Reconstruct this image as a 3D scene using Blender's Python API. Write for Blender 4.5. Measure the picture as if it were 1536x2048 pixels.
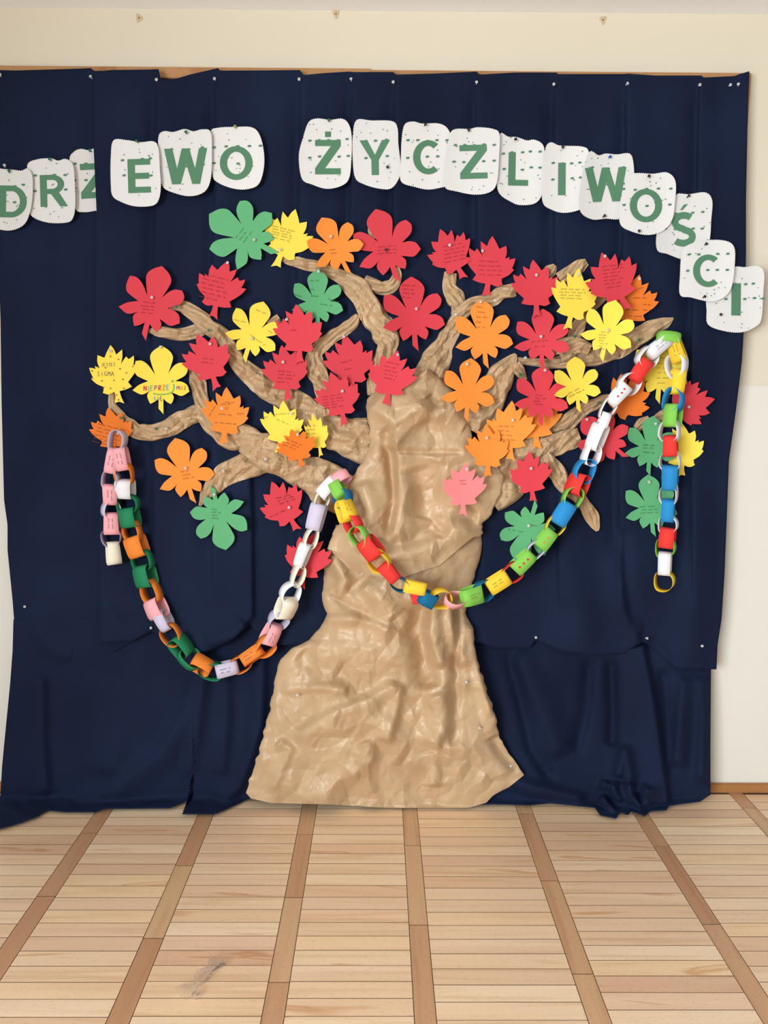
import bpy, bmesh, math, random
import numpy as np
from mathutils import Vector, Matrix
from mathutils.geometry import delaunay_2d_cdt
random.seed(7); rng = np.random.default_rng(7)
S = bpy.context.scene
C = S.collection
for o in list(bpy.data.objects): bpy.data.objects.remove(o)

# ------------------------------------------------------------------ camera
F = 1500.0; CAMH = 1.48; DIST = 2.72
pit = math.atan((1024-809)/F); yaw = math.atan(10/math.hypot(F, 215)); roll = math.radians(0.3)
fw = np.array([math.sin(yaw)*math.cos(pit), math.cos(yaw)*math.cos(pit), -math.sin(pit)])
r0 = np.array([math.cos(yaw), -math.sin(yaw), 0]); u0 = np.cross(r0, fw)
rt = math.cos(roll)*r0 + math.sin(roll)*u0; up = np.cross(rt, fw)
CAM = np.array([0, -DIST, CAMH])
cd = bpy.data.cameras.new('camera'); cam = bpy.data.objects.new('camera', cd); C.objects.link(cam)
cd.sensor_fit = 'VERTICAL'; cd.sensor_height = 36; cd.sensor_width = 27; cd.lens = 36*F/2048; cd.clip_start = .02
M = Matrix([[rt[0], up[0], -fw[0], CAM[0]], [rt[1], up[1], -fw[1], CAM[1]], [rt[2], up[2], -fw[2], CAM[2]], [0, 0, 0, 1]])
cam.matrix_world = M; S.camera = cam

# ------------------------------------------------------------------ light and exposure
vs = S.view_settings; vs.view_transform = 'Standard'; vs.look = 'None'; vs.gamma = 1; vs.use_curve_mapping = False
vs.exposure = -0.30
W = bpy.data.worlds.new('room_light'); S.world = W; W.use_nodes = True
W.node_tree.nodes['Background'].inputs[0].default_value = (.84, .94, 1.06, 1)
W.node_tree.nodes['Background'].inputs[1].default_value = 0.35
def area(name, loc, target, sx, sy, power, col):
    l = bpy.data.lights.new(name, 'AREA'); l.shape = 'RECTANGLE'; l.size = sx; l.size_y = sy; l.energy = power; l.color = col
    o = bpy.data.objects.new(name, l); C.objects.link(o); o.location = loc
    o.rotation_euler = (Vector(target)-Vector(loc)).to_track_quat('-Z', 'Y').to_euler(); return o
area('window_daylight', (-2.05, -4.7, 1.45), (0, -4.6, 1.2), 3.2, 1.7, 440, (.92, .99, 1.03))

# ------------------------------------------------------------------ pixel <-> place (frame 1536 x 2048)
def ray(px, py):
    px = np.asarray(px, float); py = np.asarray(py, float)
    return fw + ((px-768)/F)[..., None]*rt - ((py-1024)/F)[..., None]*up
def P(px, py, d):
    """point seen at (px,py) standing d metres in front of the back wall"""
    v = ray(px, py); t = (DIST-np.asarray(d, float))/v[..., 1]
    return CAM + v*t[..., None]
def dfloor(px, py, z=.006):
    v = ray(px, py); t = np.where(v[..., 2] < -1e-3, (z-CAMH)/np.minimum(v[..., 2], -1e-3), 1e3)
    return DIST - v[..., 1]*t
def onfloor(px, py, z=0.0):
    v = ray(px, py); return CAM + v*((z-CAMH)/v[..., 2])[..., None]
PXM = 2.78/F                                   # metres per pixel near the wall

# depth of the front-most surface in front of the wall, on a 4 px lattice
DX0, DY0, DS = -160, -80, 4
DB = np.full((560, 470), .0)
def db_at(px, py):
    i = np.clip(((np.asarray(py)-DY0)/DS).astype(int), 0, DB.shape[0]-1); j = np.clip(((np.asarray(px)-DX0)/DS).astype(int), 0, DB.shape[1]-1)
    return DB[i, j]
def db_splat(px, py, d):
    i = ((np.ravel(py)-DY0)/DS).astype(int); j = ((np.ravel(px)-DX0)/DS).astype(int); d = np.ravel(d)
    for a in (0, 1):
        for b in (0, 1):
            k = (i+a >= 0) & (i+a < DB.shape[0]) & (j+b >= 0) & (j+b < DB.shape[1])
            np.maximum.at(DB, (i[k]+a, j[k]+b), d[k])
def db_near(px, py, r):
    i = int((py-DY0)/DS); j = int((px-DX0)/DS); k = max(1, int(r/DS))
    return float(DB[max(0, i-k):i+k+1, max(0, j-k):j+k+1].max())

# ------------------------------------------------------------------ object helpers
def link(name, verts, faces, mat, parent=None, smooth=False):
    me = bpy.data.meshes.new(name); me.from_pydata([tuple(map(float, v)) for v in verts], [], [tuple(map(int, f)) for f in faces]); me.update()
    if mat: me.materials.append(mat)
    if smooth: me.polygons.foreach_set('use_smooth', [True]*len(me.polygons))
    o = bpy.data.objects.new(name, me); C.objects.link(o)
    if parent: o.parent = parent
    return o
def tag(o, label, cat, group=None):
    o['label'] = label; o['category'] = cat
    if group: o['group'] = group
    return o
def struct(o): o['kind'] = 'structure'; return o
def empty(name, loc=(0, 0, 0)):
    o = bpy.data.objects.new(name, None); C.objects.link(o); o.location = loc; o.empty_display_size = .05; return o
def keep(o, parent):                                  # parent without moving
    o.parent = parent; o.matrix_parent_inverse = Matrix.Translation(parent.location).inverted(); return o
def boxmesh(x0, x1, y0, y1, z0, z1, b=0):
    bm = bmesh.new(); bmesh.ops.create_cube(bm, size=1)
    for v in bm.verts: v.co = Vector((x0+(v.co.x+.5)*(x1-x0), y0+(v.co.y+.5)*(y1-y0), z0+(v.co.z+.5)*(z1-z0)))
    if b: bmesh.ops.bevel(bm, geom=[e for e in bm.edges], offset=b, segments=2, affect='EDGES')
    return bm
def fromb(name, bm, mat, parent=None):
    me = bpy.data.meshes.new(name); bm.to_mesh(me); bm.free(); me.materials.append(mat)
    o = bpy.data.objects.new(name, me); C.objects.link(o)
    if parent: o.parent = parent
    return o
def solid(o, t):
    m = o.modifiers.new('thickness', 'SOLIDIFY'); m.thickness = t; m.offset = -1; return o
def grid_faces(ny, nx):
    a = (np.arange(ny-1)[:, None]*nx + np.arange(nx-1)).ravel()
    return np.stack([a, a+nx, a+nx+1, a+1], 1)

# ------------------------------------------------------------------ materials
def lin(r, g, b):
    f = lambda c: c/12.92 if c <= .04045 else ((c+.055)/1.055)**2.4
    return (f(r/255), f(g/255), f(b/255), 1)
class N:
    def __init__(s, name):
        s.m = bpy.data.materials.new(name); s.m.use_nodes = True; s.t = s.m.node_tree; s.b = s.t.nodes['Principled BSDF']
    def n(s, t, **k):
        x = s.t.nodes.new(t)
        for a, b in k.items():
            if a in x.inputs: x.inputs[a].default_value = b
            else: setattr(x, a, b)
        return x
    def l(s, a, b): s.t.links.new(a, b)
    def bump(s, h, strength, dist=.002):
        b = s.n('ShaderNodeBump', Strength=strength, Distance=dist); s.l(h, b.inputs['Height']); s.l(b.outputs[0], s.b.inputs['Normal']); return b
    def coords(s, kind='Object', scale=(1, 1, 1), rnd=False):
        tc = s.n('ShaderNodeTexCoord'); mp = s.n('ShaderNodeMapping'); mp.inputs['Scale'].default_value = scale
        s.l(tc.outputs[kind], mp.inputs['Vector'])
        if rnd:
            oi = s.n('ShaderNodeObjectInfo'); m = s.n('ShaderNodeVectorMath', operation='SCALE'); m.inputs[0].default_value = (37, 91, 53)
            s.l(oi.outputs['Random'], m.inputs['Scale']); s.l(m.outputs[0], mp.inputs['Location'])
        return mp.outputs[0]
    def ramp(s, fac, stops):
        r = s.n('ShaderNodeValToRGB'); e = r.color_ramp.elements
        while len(e) > 1: e.remove(e[-1])
        e[0].position, e[0].color = stops[0][0], stops[0][1]
        for p, c in stops[1:]: k = e.new(p); k.color = c
        s.l(fac, r.inputs[0]); return r.outputs[0]

def mat_paper(name, rgb, rough=.75, var=.06):
    k = N(name); c = lin(*rgb); v = k.coords(scale=(1, 1, 1))
    no = k.n('ShaderNodeTexNoise', Scale=260.0, Detail=3.0); k.l(v, no.inputs['Vector'])
    oi = k.n('ShaderNodeObjectInfo'); mr = k.n('ShaderNodeMapRange'); mr.inputs['To Min'].default_value = 1-var; mr.inputs['To Max'].default_value = 1+var*.4
    k.l(oi.outputs['Random'], mr.inputs['Value'])
    h = k.n('ShaderNodeHueSaturation', Color=c); k.l(mr.outputs[0], h.inputs['Value']); k.l(h.outputs[0], k.b.inputs['Base Color'])
    k.b.inputs['Roughness'].default_value = rough; k.b.inputs['Specular IOR Level'].default_value = .3
    k.bump(no.outputs[0], .12, .0006); return k.m
def mat_plain(name, rgb, rough=.6, spec=.3):
    k = N(name); k.b.inputs['Base Color'].default_value = lin(*rgb); k.b.inputs['Roughness'].default_value = rough; k.b.inputs['Specular IOR Level'].default_value = spec
    return k.m

PAPER = {n: mat_paper('paper_'+n, c) for n, c in dict(
    red=(214, 62, 74), orange=(248, 146, 58), deep_orange=(232, 120, 38), yellow=(250, 222, 82), green=(98, 176, 122), pink=(244, 134, 136),
    white=(240, 240, 243), lilac=(208, 200, 222), cream=(240, 234, 214), light_pink=(248, 176, 182), dark_green=(34, 130, 88), blue=(40, 140, 204), teal=(14, 106, 150),
    lime=(134, 204, 84), poppy=(232, 58, 52), gold=(250, 208, 58), tangerine=(244, 138, 54), sheet=(229, 228, 226)).items()}
INK = {n: mat_plain('ink_'+n, c, .7, .2) for n, c in dict(black=(28, 26, 34), blue=(60, 62, 120), darkred=(140, 30, 45), brown=(130, 70, 50), pencil=(120, 112, 80), darkgreen=(44, 96, 66),
    letter=(88, 134, 104), red=(205, 60, 60), grey=(110, 100, 120), violet=(150, 100, 150), skyblue=(90, 175, 205), leafgreen=(130, 180, 90), orange=(214, 140, 60)).items()}

def mat_kraft():
    k = N('kraft_paper'); v = k.coords()
    n1 = k.n('ShaderNodeTexNoise', Scale=9.0, Detail=5.0); k.l(v, n1.inputs['Vector'])
    col = k.ramp(n1.outputs[0], [(.3, lin(189, 156, 119)), (.7, lin(203, 172, 135))]); k.l(col, k.b.inputs['Base Color'])
    n2 = k.n('ShaderNodeTexNoise', Scale=46.0, Detail=6.0, Distortion=1.4); k.l(v, n2.inputs['Vector'])
    vo = k.n('ShaderNodeTexVoronoi', Scale=26.0, feature='DISTANCE_TO_EDGE'); k.l(v, vo.inputs['Vector'])
    ad = k.n('ShaderNodeMath', operation='MULTIPLY_ADD'); ad.inputs[1].default_value = .15; k.l(vo.outputs['Distance'], ad.inputs[0]); k.l(n2.outputs[0], ad.inputs[2])
    k.b.inputs['Roughness'].default_value = .40; k.b.inputs['Specular IOR Level'].default_value = .5
    k.bump(ad.outputs[0], .05, .003); return k.m
KRAFT = mat_kraft()
def mat_velvet():
    k = N('navy_fabric'); v = k.coords()
    n1 = k.n('ShaderNodeTexNoise', Scale=3.0, Detail=4.0); k.l(v, n1.inputs['Vector'])
    col = k.ramp(n1.outputs[0], [(.3, lin(20, 28, 50)), (.7, lin(26, 36, 62))]); k.l(col, k.b.inputs['Base Color'])
    n2 = k.n('ShaderNodeTexNoise', Scale=420.0, Detail=2.0); k.l(v, n2.inputs['Vector']); k.bump(n2.outputs[0], .3, .001)
    k.b.inputs['Roughness'].default_value = .8; k.b.inputs['Specular IOR Level'].default_value = .10
    k.b.inputs['Sheen Weight'].default_value = .05; k.b.inputs['Sheen Roughness'].default_value = .4; k.b.inputs['Sheen Tint'].default_value = lin(90, 125, 200)
    return k.m
VELVET = mat_velvet()
def mat_wall():
    k = N('wall_paint'); g = k.n('ShaderNodeNewGeometry'); sx = k.n('ShaderNodeSeparateXYZ'); k.l(g.outputs['Position'], sx.inputs[0])
    gt = k.n('ShaderNodeMath', operation='LESS_THAN'); gt.inputs[1].default_value = 1.552; k.l(sx.outputs['Z'], gt.inputs[0])
    mx = k.n('ShaderNodeMix', data_type='RGBA'); mx.inputs['A'].default_value = lin(230, 220, 199); mx.inputs['B'].default_value = lin(234, 231, 220)
    k.l(gt.outputs[0], mx.inputs['Factor'])
    n0 = k.n('ShaderNodeTexNoise', Scale=1.3, Detail=3.0); k.l(g.outputs['Position'], n0.inputs['Vector'])
    h = k.n('ShaderNodeHueSaturation'); mr = k.n('ShaderNodeMapRange'); mr.inputs['To Min'].default_value = .965; mr.inputs['To Max'].default_value = 1.03
    k.l(n0.outputs[0], mr.inputs['Value']); k.l(mr.outputs[0], h.inputs['Value']); k.l(mx.outputs['Result'], h.inputs['Color']); k.l(h.outputs[0], k.b.inputs['Base Color'])
    n1 = k.n('ShaderNodeTexNoise', Scale=45.0, Detail=4.0); k.l(g.outputs['Position'], n1.inputs['Vector']); k.bump(n1.outputs[0], .12, .003)
    k.b.inputs['Roughness'].default_value = .6; k.b.inputs['Specular IOR Level'].default_value = .3; return k.m
def mat_wood(name, stops, axis='X', streak=True, rough=.38):
    k = N(name); sc = (1.6, 34, 10) if axis == 'X' else (34, 1.6, 10)
    v = k.coords(scale=sc, rnd=True)
    n1 = k.n('ShaderNodeTexNoise', Scale=1.0, Detail=5.0, Distortion=.6); k.l(v, n1.inputs['Vector'])
    oi = k.n('ShaderNodeObjectInfo'); base = k.ramp(oi.outputs['Random'], stops)
    g1 = k.ramp(n1.outputs[0], [(.30, (.80, .72, .62, 1)), (.5, (.98, .97, .95, 1)), (.75, (1.04, 1.04, 1.03, 1))])
    m1 = k.n('ShaderNodeMix', data_type='RGBA', blend_type='MULTIPLY'); m1.inputs['Factor'].default_value = .75; k.l(base, m1.inputs['A']); k.l(g1, m1.inputs['B'])
    # a few boards carry a reddish heartwood streak
    v2 = k.coords(scale=(1.8, 13, 3) if axis == 'X' else (13, 1.8, 3), rnd=True)
    n2 = k.n('ShaderNodeTexNoise', Scale=1.0, Detail=2.0, Distortion=.9); k.l(v2, n2.inputs['Vector'])
    st = k.ramp(n2.outputs[0], [(.655, (0, 0, 0, 1)), (.70, (1, 1, 1, 1)), (.73, (.35, .35, .35, 1)), (.85, (.3, .3, .3, 1))])
    m2 = k.n('ShaderNodeMix', data_type='RGBA', blend_type='MULTIPLY'); m2.inputs['B'].default_value = (.70, .50, .34, 1)
    sm = k.n('ShaderNodeMath', operation='MULTIPLY'); sm.inputs[1].default_value = .75 if streak else .2; k.l(st, sm.inputs[0]); k.l(sm.outputs[0], m2.inputs['Factor'])
    k.l(m1.outputs['Result'], m2.inputs['A'])
    # beech flecks
    v3 = k.coords(scale=(90, 260, 60) if axis == 'X' else (260, 90, 60), rnd=True)
    n3 = k.n('ShaderNodeTexNoise', Scale=1.0, Detail=1.0); k.l(v3, n3.inputs['Vector'])
    fl = k.ramp(n3.outputs[0], [(.30, (.86, .78, .70, 1)), (.40, (1, 1, 1, 1))])
    m3 = k.n('ShaderNodeMix', data_type='RGBA', blend_type='MULTIPLY'); m3.inputs['Factor'].default_value = .55; k.l(m2.outputs['Result'], m3.inputs['A']); k.l(fl, m3.inputs['B'])
    k.l(m3.outputs['Result'], k.b.inputs['Base Color'])
    k.b.inputs['Roughness'].default_value = rough; k.b.inputs['Specular IOR Level'].default_value = .35
    k.bump(n1.outputs[0], .05, .001); return k.m
WALL = mat_wall(); CEIL = mat_plain('ceiling_paint', (250, 252, 255), .9)
PLANK = mat_wood('beech_plank', [(0, lin(220, 180, 148)), (.2, lin(240, 210, 176)), (.4, lin(228, 190, 156)), (.55, lin(246, 220, 186)), (.7, lin(234, 198, 168)), (.85, lin(241, 208, 168)), (1, lin(222, 184, 154))])
STRIPM = mat_wood('divider_wood', [(0, lin(190, 144, 108)), (.5, lin(200, 156, 120)), (1, lin(212, 174, 134))], axis='Y', streak=False)
BASEW = mat_wood('baseboard_wood', [(0, lin(176, 122, 74)), (1, lin(176, 122, 74))])
FRAMEW = mat_wood('frame_wood', [(0, lin(196, 146, 98)), (1, lin(190, 140, 92))])
GAP = mat_plain('floor_joint', (112, 80, 56), .9)
CORK = mat_plain('board_panel', (186, 150, 110), .9)
def mat_clear():
    k = N('clear_plastic'); k.b.inputs['Base Color'].default_value = (.95, .95, .95, 1); k.b.inputs['Roughness'].default_value = .12; k.b.inputs['Transmission Weight'].default_value = .55; k.b.inputs['IOR'].default_value = 1.4
    return k.m
PIN = dict(clear=mat_clear(), green=mat_plain('green_plastic', (22, 108, 72), .3, .5), black=mat_plain('black_plastic', (30, 30, 40), .3, .5), blue=mat_plain('blue_plastic', (30, 90, 170), .3, .5), olive=mat_plain('olive_plastic', (150, 160, 80), .3, .5))
STEEL = mat_plain('pin_steel', (170, 170, 172), .3, .6); STEEL.node_tree.nodes['Principled BSDF'].inputs['Metallic'].default_value = 1

# ------------------------------------------------------------------ the room
XL, XR, ZC = -3.4, 3.0, 2.782
struct(fromb('wall_back', boxmesh(XL, XR, 0, .12, -.05, ZC+.1), WALL))
struct(fromb('ceiling', boxmesh(XL, XR, -4.5, .12, ZC, ZC+.1), CEIL))
floor = struct(fromb('floor', boxmesh(XL, XR, -4.5, .12, -.06, -.003), GAP))
bb = boxmesh(XL, XR, -.014, 0.0, 0.0, .038, .003); struct(fromb('baseboard_back', bb, BASEW))
# parquet: columns of short planks between single divider strips
strips = [(-1.785, -1.729), (-1.407, -1.351), (-1.032, -.975), (-.654, -.597), (-.281, -.226), (.091, .145), (.513, .569), (.937, .990), (1.356, 1.410), (1.778, 1.833)]
ROW = .0559; Y0 = -DIST + 2.590                      # a joint lies 2.590 m from the camera
def plank_mesh(name, lx, ly, mat):
    bm = boxmesh(-lx/2, lx/2, -ly/2, ly/2, -.003, 0)
    bmesh.ops.bevel(bm, geom=[e for e in bm.edges if all(v.co.z > -.001 for v in e.verts)], offset=.0003, segments=1, affect='EDGES')
    me = bpy.data.meshes.new(name); bm.normal_update()
    for f in bm.faces: f.material_index = 0 if f.normal.z > .9 else 1
    bm.to_mesh(me); bm.free(); me.materials.append(mat); me.materials.append(GAP); return me
def put(name, me, x, y, z, parent):
    o = bpy.data.objects.new(name, me); C.objects.link(o); o.location = (x, y, z); o.parent = parent; return o
for a, b in zip(strips[:-1], strips[1:]):
    x0, x1 = a[1], b[0]; me = plank_mesh('plank', x1-x0-.0015, ROW-.0015, PLANK)
    ph = {3: .0, 4: .0, 5: -.012}.get(strips.index(a), random.uniform(-.02, .02))
    for r in range(-2, 26):
        y = Y0 + ph - (r+.5)*ROW
        if y+ROW/2 > -.001 or y < -1.45: continue
        put('plank', me, (x0+x1)/2, y, random.uniform(-.0004, .0), floor)
sj = {2: (2.427, .337), 3: (2.242, .333), 4: (2.422, .337), 5: (2.357, .393), 6: (2.557, .390), 7: (2.354, .386), 8: (2.6, .39)}
for i, (a, b) in enumerate(strips):
    yj, L = sj.get(i, (2.5, .36)); me = plank_mesh('divider_plank', b-a-.0014, L-.002, STRIPM)
    for r in range(-2, 5):
        y1 = -DIST+yj - r*L; y0 = y1-L
        if y0 > -.02 or y1 < -1.3: continue
        if y1 > 0:
            m2 = plank_mesh('divider_plank', b-a-.0012, -y0-.002, STRIPM); put('divider_plank', m2, (a+b)/2, (y0-.002)/2, 0, floor)
        else: put('divider_plank', me, (a+b)/2, (y0+y1)/2, random.uniform(-.0004, 0), floor)
# the same parquet going on out of view
def mat_far():
    k = N('parquet_beyond'); v = k.coords()
    br = k.n('ShaderNodeTexBrick', Scale=1.0); br.offset = 0; br.inputs['Brick Width'].default_value = .39; br.inputs['Row Height'].default_value = ROW; br.inputs['Mortar Size'].default_value = .001
    br.inputs['Color1'].default_value = lin(222, 184, 138); br.inputs['Color2'].default_value = lin(210, 170, 126); br.inputs['Mortar'].default_value = lin(130, 92, 60)
    k.l(v, br.inputs['Vector']); k.l(br.outputs['Color'], k.b.inputs['Base Color']); k.b.inputs['Roughness'].default_value = .4; return k.m
FAR = mat_far()
for nm, (x0, x1, y0, y1) in {'parquet_field': (XL, XR, -4.5, -1.44), 'parquet_field.001': (XL, -1.787, -1.438, -.001), 'parquet_field.002': (1.835, XR, -1.438, -.001)}.items():
    fromb('parquet_field', boxmesh(x0, x1, y0, y1, -.003, -.0005), FAR, floor)

# old plaster spots on the wall
for px, py, lab in ((278, 36, 'brown-edged plug hole in the cream wall above the letters E and W'), (672, 28, 'faint filled plug hole in the wall above the dotted letter Z'), (1206, 40, 'small chipped plug hole in the wall above the letter I')):
    c = P(px, py, 0); n = 14; vv = []; ff = []
    for k in range(3):
        for q in range(n):
            a = 2*math.pi*q/n; rr = (.011, .008, .003)[k]*(1+.25*math.sin(3*a+px)); vv.append(c+np.array([rr*math.cos(a), -(.0006, .0025, .001)[k], rr*1.2*math.sin(a)]))
    for k in range(2):
        for q in range(n): ff.append((k*n+q, k*n+(q+1) % n, (k+1)*n+(q+1) % n, (k+1)*n+q))
    o = link('wall_plug', vv, ff, mat_plain('plaster_spot', (212, 190, 156), .9), None, True); tag(o, lab, 'wall plug')
    hole = link('hole', [vv[2*n+q] for q in range(n)], [tuple(range(n))], mat_plain('plug_hole', (150, 112, 78), .9), o)

# ------------------------------------------------------------------ notice board behind the drapes
zt = P(700, 137, .02)[2]; xr = P(1492, 300, .02)[0]; xj = P(742, 140, .02)[0]
nb = empty('notice_board', (0, 0, 1.6)); tag(nb, 'wood-framed notice board behind the navy drapes, top edge showing', 'notice board')
for nm, q, m in (('top_rail', (-1.30, xj-.001, -.022, 0, zt-.035, zt), FRAMEW), ('top_rail', (xj, xr, -.0215, 0, zt-.035, zt-.004), FRAMEW), ('side_rail', (xr-.035, xr, -.0215, 0, .95, zt-.035), FRAMEW), ('panel', (-1.30, xr-.035, -.012, 0, .95, zt-.035), CORK)):
    keep(fromb(nm, boxmesh(*q, .0015), m), nb)

# ------------------------------------------------------------------ field helpers
def poly_x(pts):                                       # x as a function of y
    p = np.array(sorted((y, x) for x, y in pts), float); return lambda y: np.interp(y, p[:, 0], p[:, 1])
def poly_y(pts):
    p = np.array(sorted(pts), float); return lambda x: np.interp(x, p[:, 0], p[:, 1])
def sdist(px, py, line):
    """signed distance in px to a polyline (positive on its right when it runs downwards) and position along it"""
    best = np.full(px.shape, 1e9); sg = np.zeros(px.shape); al = np.zeros(px.shape)
    n = len(line)-1
    for i in range(n):
        (x0, y0), (x1, y1) = line[i], line[i+1]; dx, dy = x1-x0, y1-y0; L2 = dx*dx+dy*dy
        t = np.clip(((px-x0)*dx+(py-y0)*dy)/L2, 0, 1); ex = px-x0-t*dx; ey = py-y0-t*dy; d = np.hypot(ex, ey)
        k = d < best; best = np.where(k, d, best); cr = ex*dy-ey*dx; sg = np.where(k, np.sign(cr), sg); al = np.where(k, (i+t)/n, al)
    return best*sg, al
def fold(px, py, line, amp, wl, wr, fade=.12):
    s, a = sdist(px, py, line); w = np.where(s < 0, wl, wr); e = np.clip(np.minimum(a, 1-a)/fade, 0, 1) if fade else 1
    return amp*np.exp(-(s/w)**2)*(e*e*(3-2*e) if fade else 1)
def hsh(i, j, seed):
    h = np.sin(i*127.1+j*311.7+seed*74.7)*43758.5453; return h-np.floor(h)
def vnoise(x, y, seed):
    i = np.floor(x); j = np.floor(y); u = x-i; v = y-j; u = u*u*(3-2*u); v = v*v*(3-2*v)
    return (hsh(i, j, seed)*(1-u)+hsh(i+1, j, seed)*u)*(1-v)+(hsh(i, j+1, seed)*(1-u)+hsh(i+1, j+1, seed)*u)*v
def facet(x, y, cell, seed, warp=.55):
    """creased sheet: random heights on a warped triangle lattice, straight between them"""
    x = x/cell; y = y/cell
    x, y = x+warp*(vnoise(x*1.1+3, y*1.1, seed+5)-.5)*2, y+warp*(vnoise(x*1.1, y*1.1+9, seed+6)-.5)*2
    k = (x+y)*.366; i = np.floor(x+k); j = np.floor(y+k); u = x+k-i; v = y+k-j
    h00 = hsh(i, j, seed); h11 = hsh(i+1, j+1, seed); h10 = hsh(i+1, j, seed); h01 = hsh(i, j+1, seed)
    return np.where(u > v, h00+(h10-h00)*u+(h11-h10)*v, h00+(h01-h00)*v+(h11-h01)*u)-.5
def smax(a, b, k):
    return np.maximum(a, b)+np.maximum(k-np.abs(a-b), 0)**2/(4*k)

# ------------------------------------------------------------------ cloth
def cloth(name, left, right, top, bottom, depth, nx, ny, label, flz=.012, group='navy drapes'):
    u, v = np.meshgrid(np.linspace(0, 1, nx), np.linspace(0, 1, ny)); px = left(np.full_like(u, 800))*(1-u)+right(np.full_like(u, 800))*u; py = 200+v*1000
    for _ in range(12):
        py = top(px)*(1-v)+bottom(px)*v; px = left(py)*(1-u)+right(py)*u
    d = depth(px, py); df = dfloor(px, py, flz)
    d = smax(d, df + np.where(df > .02, .012*(vnoise(px/22, py/9, 77)), 0), .03)
    db_splat(px, py, d)
    co = P(px, py, d); co[..., 2] = np.maximum(co[..., 2], .004)
    o = link(name, co.reshape(-1, 3), grid_faces(ny, nx), VELVET, None, True); solid(o, .0015)
    return tag(o, label, 'drape', group)

def d_left(px, py):
    d = .030 + .018*np.clip((py-150)/1100, 0, 1) + .004*np.sin(px/23+py/400)
    d += fold(px, py, [(2, 150), (4, 500), (20, 1100)], .008, 14, 20)+fold(px, py, [(150, 150), (120, 500), (90, 900), (80, 1330)], .010, 22, 30)+fold(px, py, [(60, 1213), (90, 1290), (150, 1322)], .014, 16, 22)
    return d
cloth('drape', poly_x([(-30, 100), (-14, 300), (-8, 440), (-2, 560), (1, 640), (3, 800), (8, 1000), (15, 1050), (15, 1100), (25, 1200), (29, 1250), (26, 1345)]), poly_x([(225, 100), (225, 400), (225, 900), (262, 1290), (268, 1350)]),
      poly_y([(-40, 139), (0, 140), (30, 141), (165, 137), (183, 136), (186, 142), (240, 141)]), poly_y([(20, 1340), (60, 1342), (100, 1341), (160, 1331), (220, 1310), (255, 1290), (300, 1275)]), d_left, 70, 170,
      'flat navy fabric drape under the letters D, R and Z, longest at its outer edge')

# ------------------------------------------------------------------ letters of the heading
def tri2(outline, step, pad=None):
    """triangulate a closed outline with inner points so that the sheet can bend"""
    o = np.array(outline, float); mn = o.min(0); mx = o.max(0); xs, ys = np.meshgrid(np.arange(mn[0]+step/2, mx[0], step), np.arange(mn[1]+step/2, mx[1], step)); ys = ys+(np.arange(xs.shape[1]) % 2)*step*.3
    q = np.stack([xs.ravel(), ys.ravel()], 1); inside = np.zeros(len(q), bool); n = len(o)
    near = np.full(len(q), 1e9)
    for i in range(n):
        a, b = o[i], o[(i+1) % n]
        c = ((a[1] > q[:, 1]) != (b[1] > q[:, 1])); xx = a[0]+(q[:, 1]-a[1])*(b[0]-a[0])/(b[1]-a[1] if b[1] != a[1] else 1e-9); inside ^= c & (q[:, 0] < xx)
        dx, dy = b-a; t = np.clip(((q[:, 0]-a[0])*dx+(q[:, 1]-a[1])*dy)/(dx*dx+dy*dy+1e-9), 0, 1); near = np.minimum(near, np.hypot(q[:, 0]-a[0]-t*dx, q[:, 1]-a[1]-t*dy))
    q = q[inside & (near > step*.3)]
    V, _, T, _, _, _ = delaunay_2d_cdt([Vector(p) for p in o]+[Vector(p) for p in q], [(i, (i+1) % n) for i in range(n)], [], 1, 1e-4)
    return np.array([tuple(p) for p in V]), [tuple(t) for t in T]
def catmull(pts, n=6, closed=True):
    p = np.array(pts, float); m = len(p); out = []
    for i in range(m if closed else m-1):
        g = lambda k: p[k % m] if closed else p[min(max(k, 0), m-1)]
        a, b, c, e = g(i-1), g(i), g(i+1), g(i+2)
        for k in range(n):
            t = k/n; out.append(.5*((2*b)+(c-a)*t+(2*a-5*b+4*c-e)*t*t+(-a+3*b-3*c+e)*t**3))
    if not closed: out.append(p[-1])
    return np.array(out)
def resample(p, step, closed=True):
    if closed: p = np.vstack([p, p[:1]])
    s = np.r_[0, np.cumsum(np.hypot(*np.diff(p, axis=0).T))]; n = max(4, int(round(s[-1]/step))); t = np.linspace(0, s[-1], n+1)
    q = np.stack([np.interp(t, s, p[:, 0]), np.interp(t, s, p[:, 1])], 1); return q[:-1] if closed else q
def db_raster(v, tris, d):
    for t in tris:
        p = v[list(t)]; z = d[list(t)]; j0, i0 = np.floor((p.min(0)-[DX0, DY0])/DS).astype(int); j1, i1 = np.ceil((p.max(0)-[DX0, DY0])/DS).astype(int)
        i0 = max(i0, 0); j0 = max(j0, 0); i1 = min(i1, DB.shape[0]-1); j1 = min(j1, DB.shape[1]-1)
        if i1 >= i0 and j1 >= j0: np.maximum(DB[i0:i1+1, j0:j1+1], z.max(), out=DB[i0:i1+1, j0:j1+1])
def rest_plane(v, lift, tilt=.00045):
    """plane that lies on whatever is under the points v"""
    h = db_at(v[:, 0], v[:, 1]); qq = np.quantile(h, .6); h = np.where(h < qq-.035, qq, h); c = v.mean(0); A = np.c_[np.ones(len(v)), v-c]; k = np.linalg.lstsq(A, h, rcond=None)[0]
    k[1:] = np.clip(k[1:], -tilt, tilt); r = h-A@k; k[0] += np.quantile(r, .985)+lift
    return lambda x, y: k[0]+k[1]*(np.asarray(x)-c[0])+k[2]*(np.asarray(y)-c[1])
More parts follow.
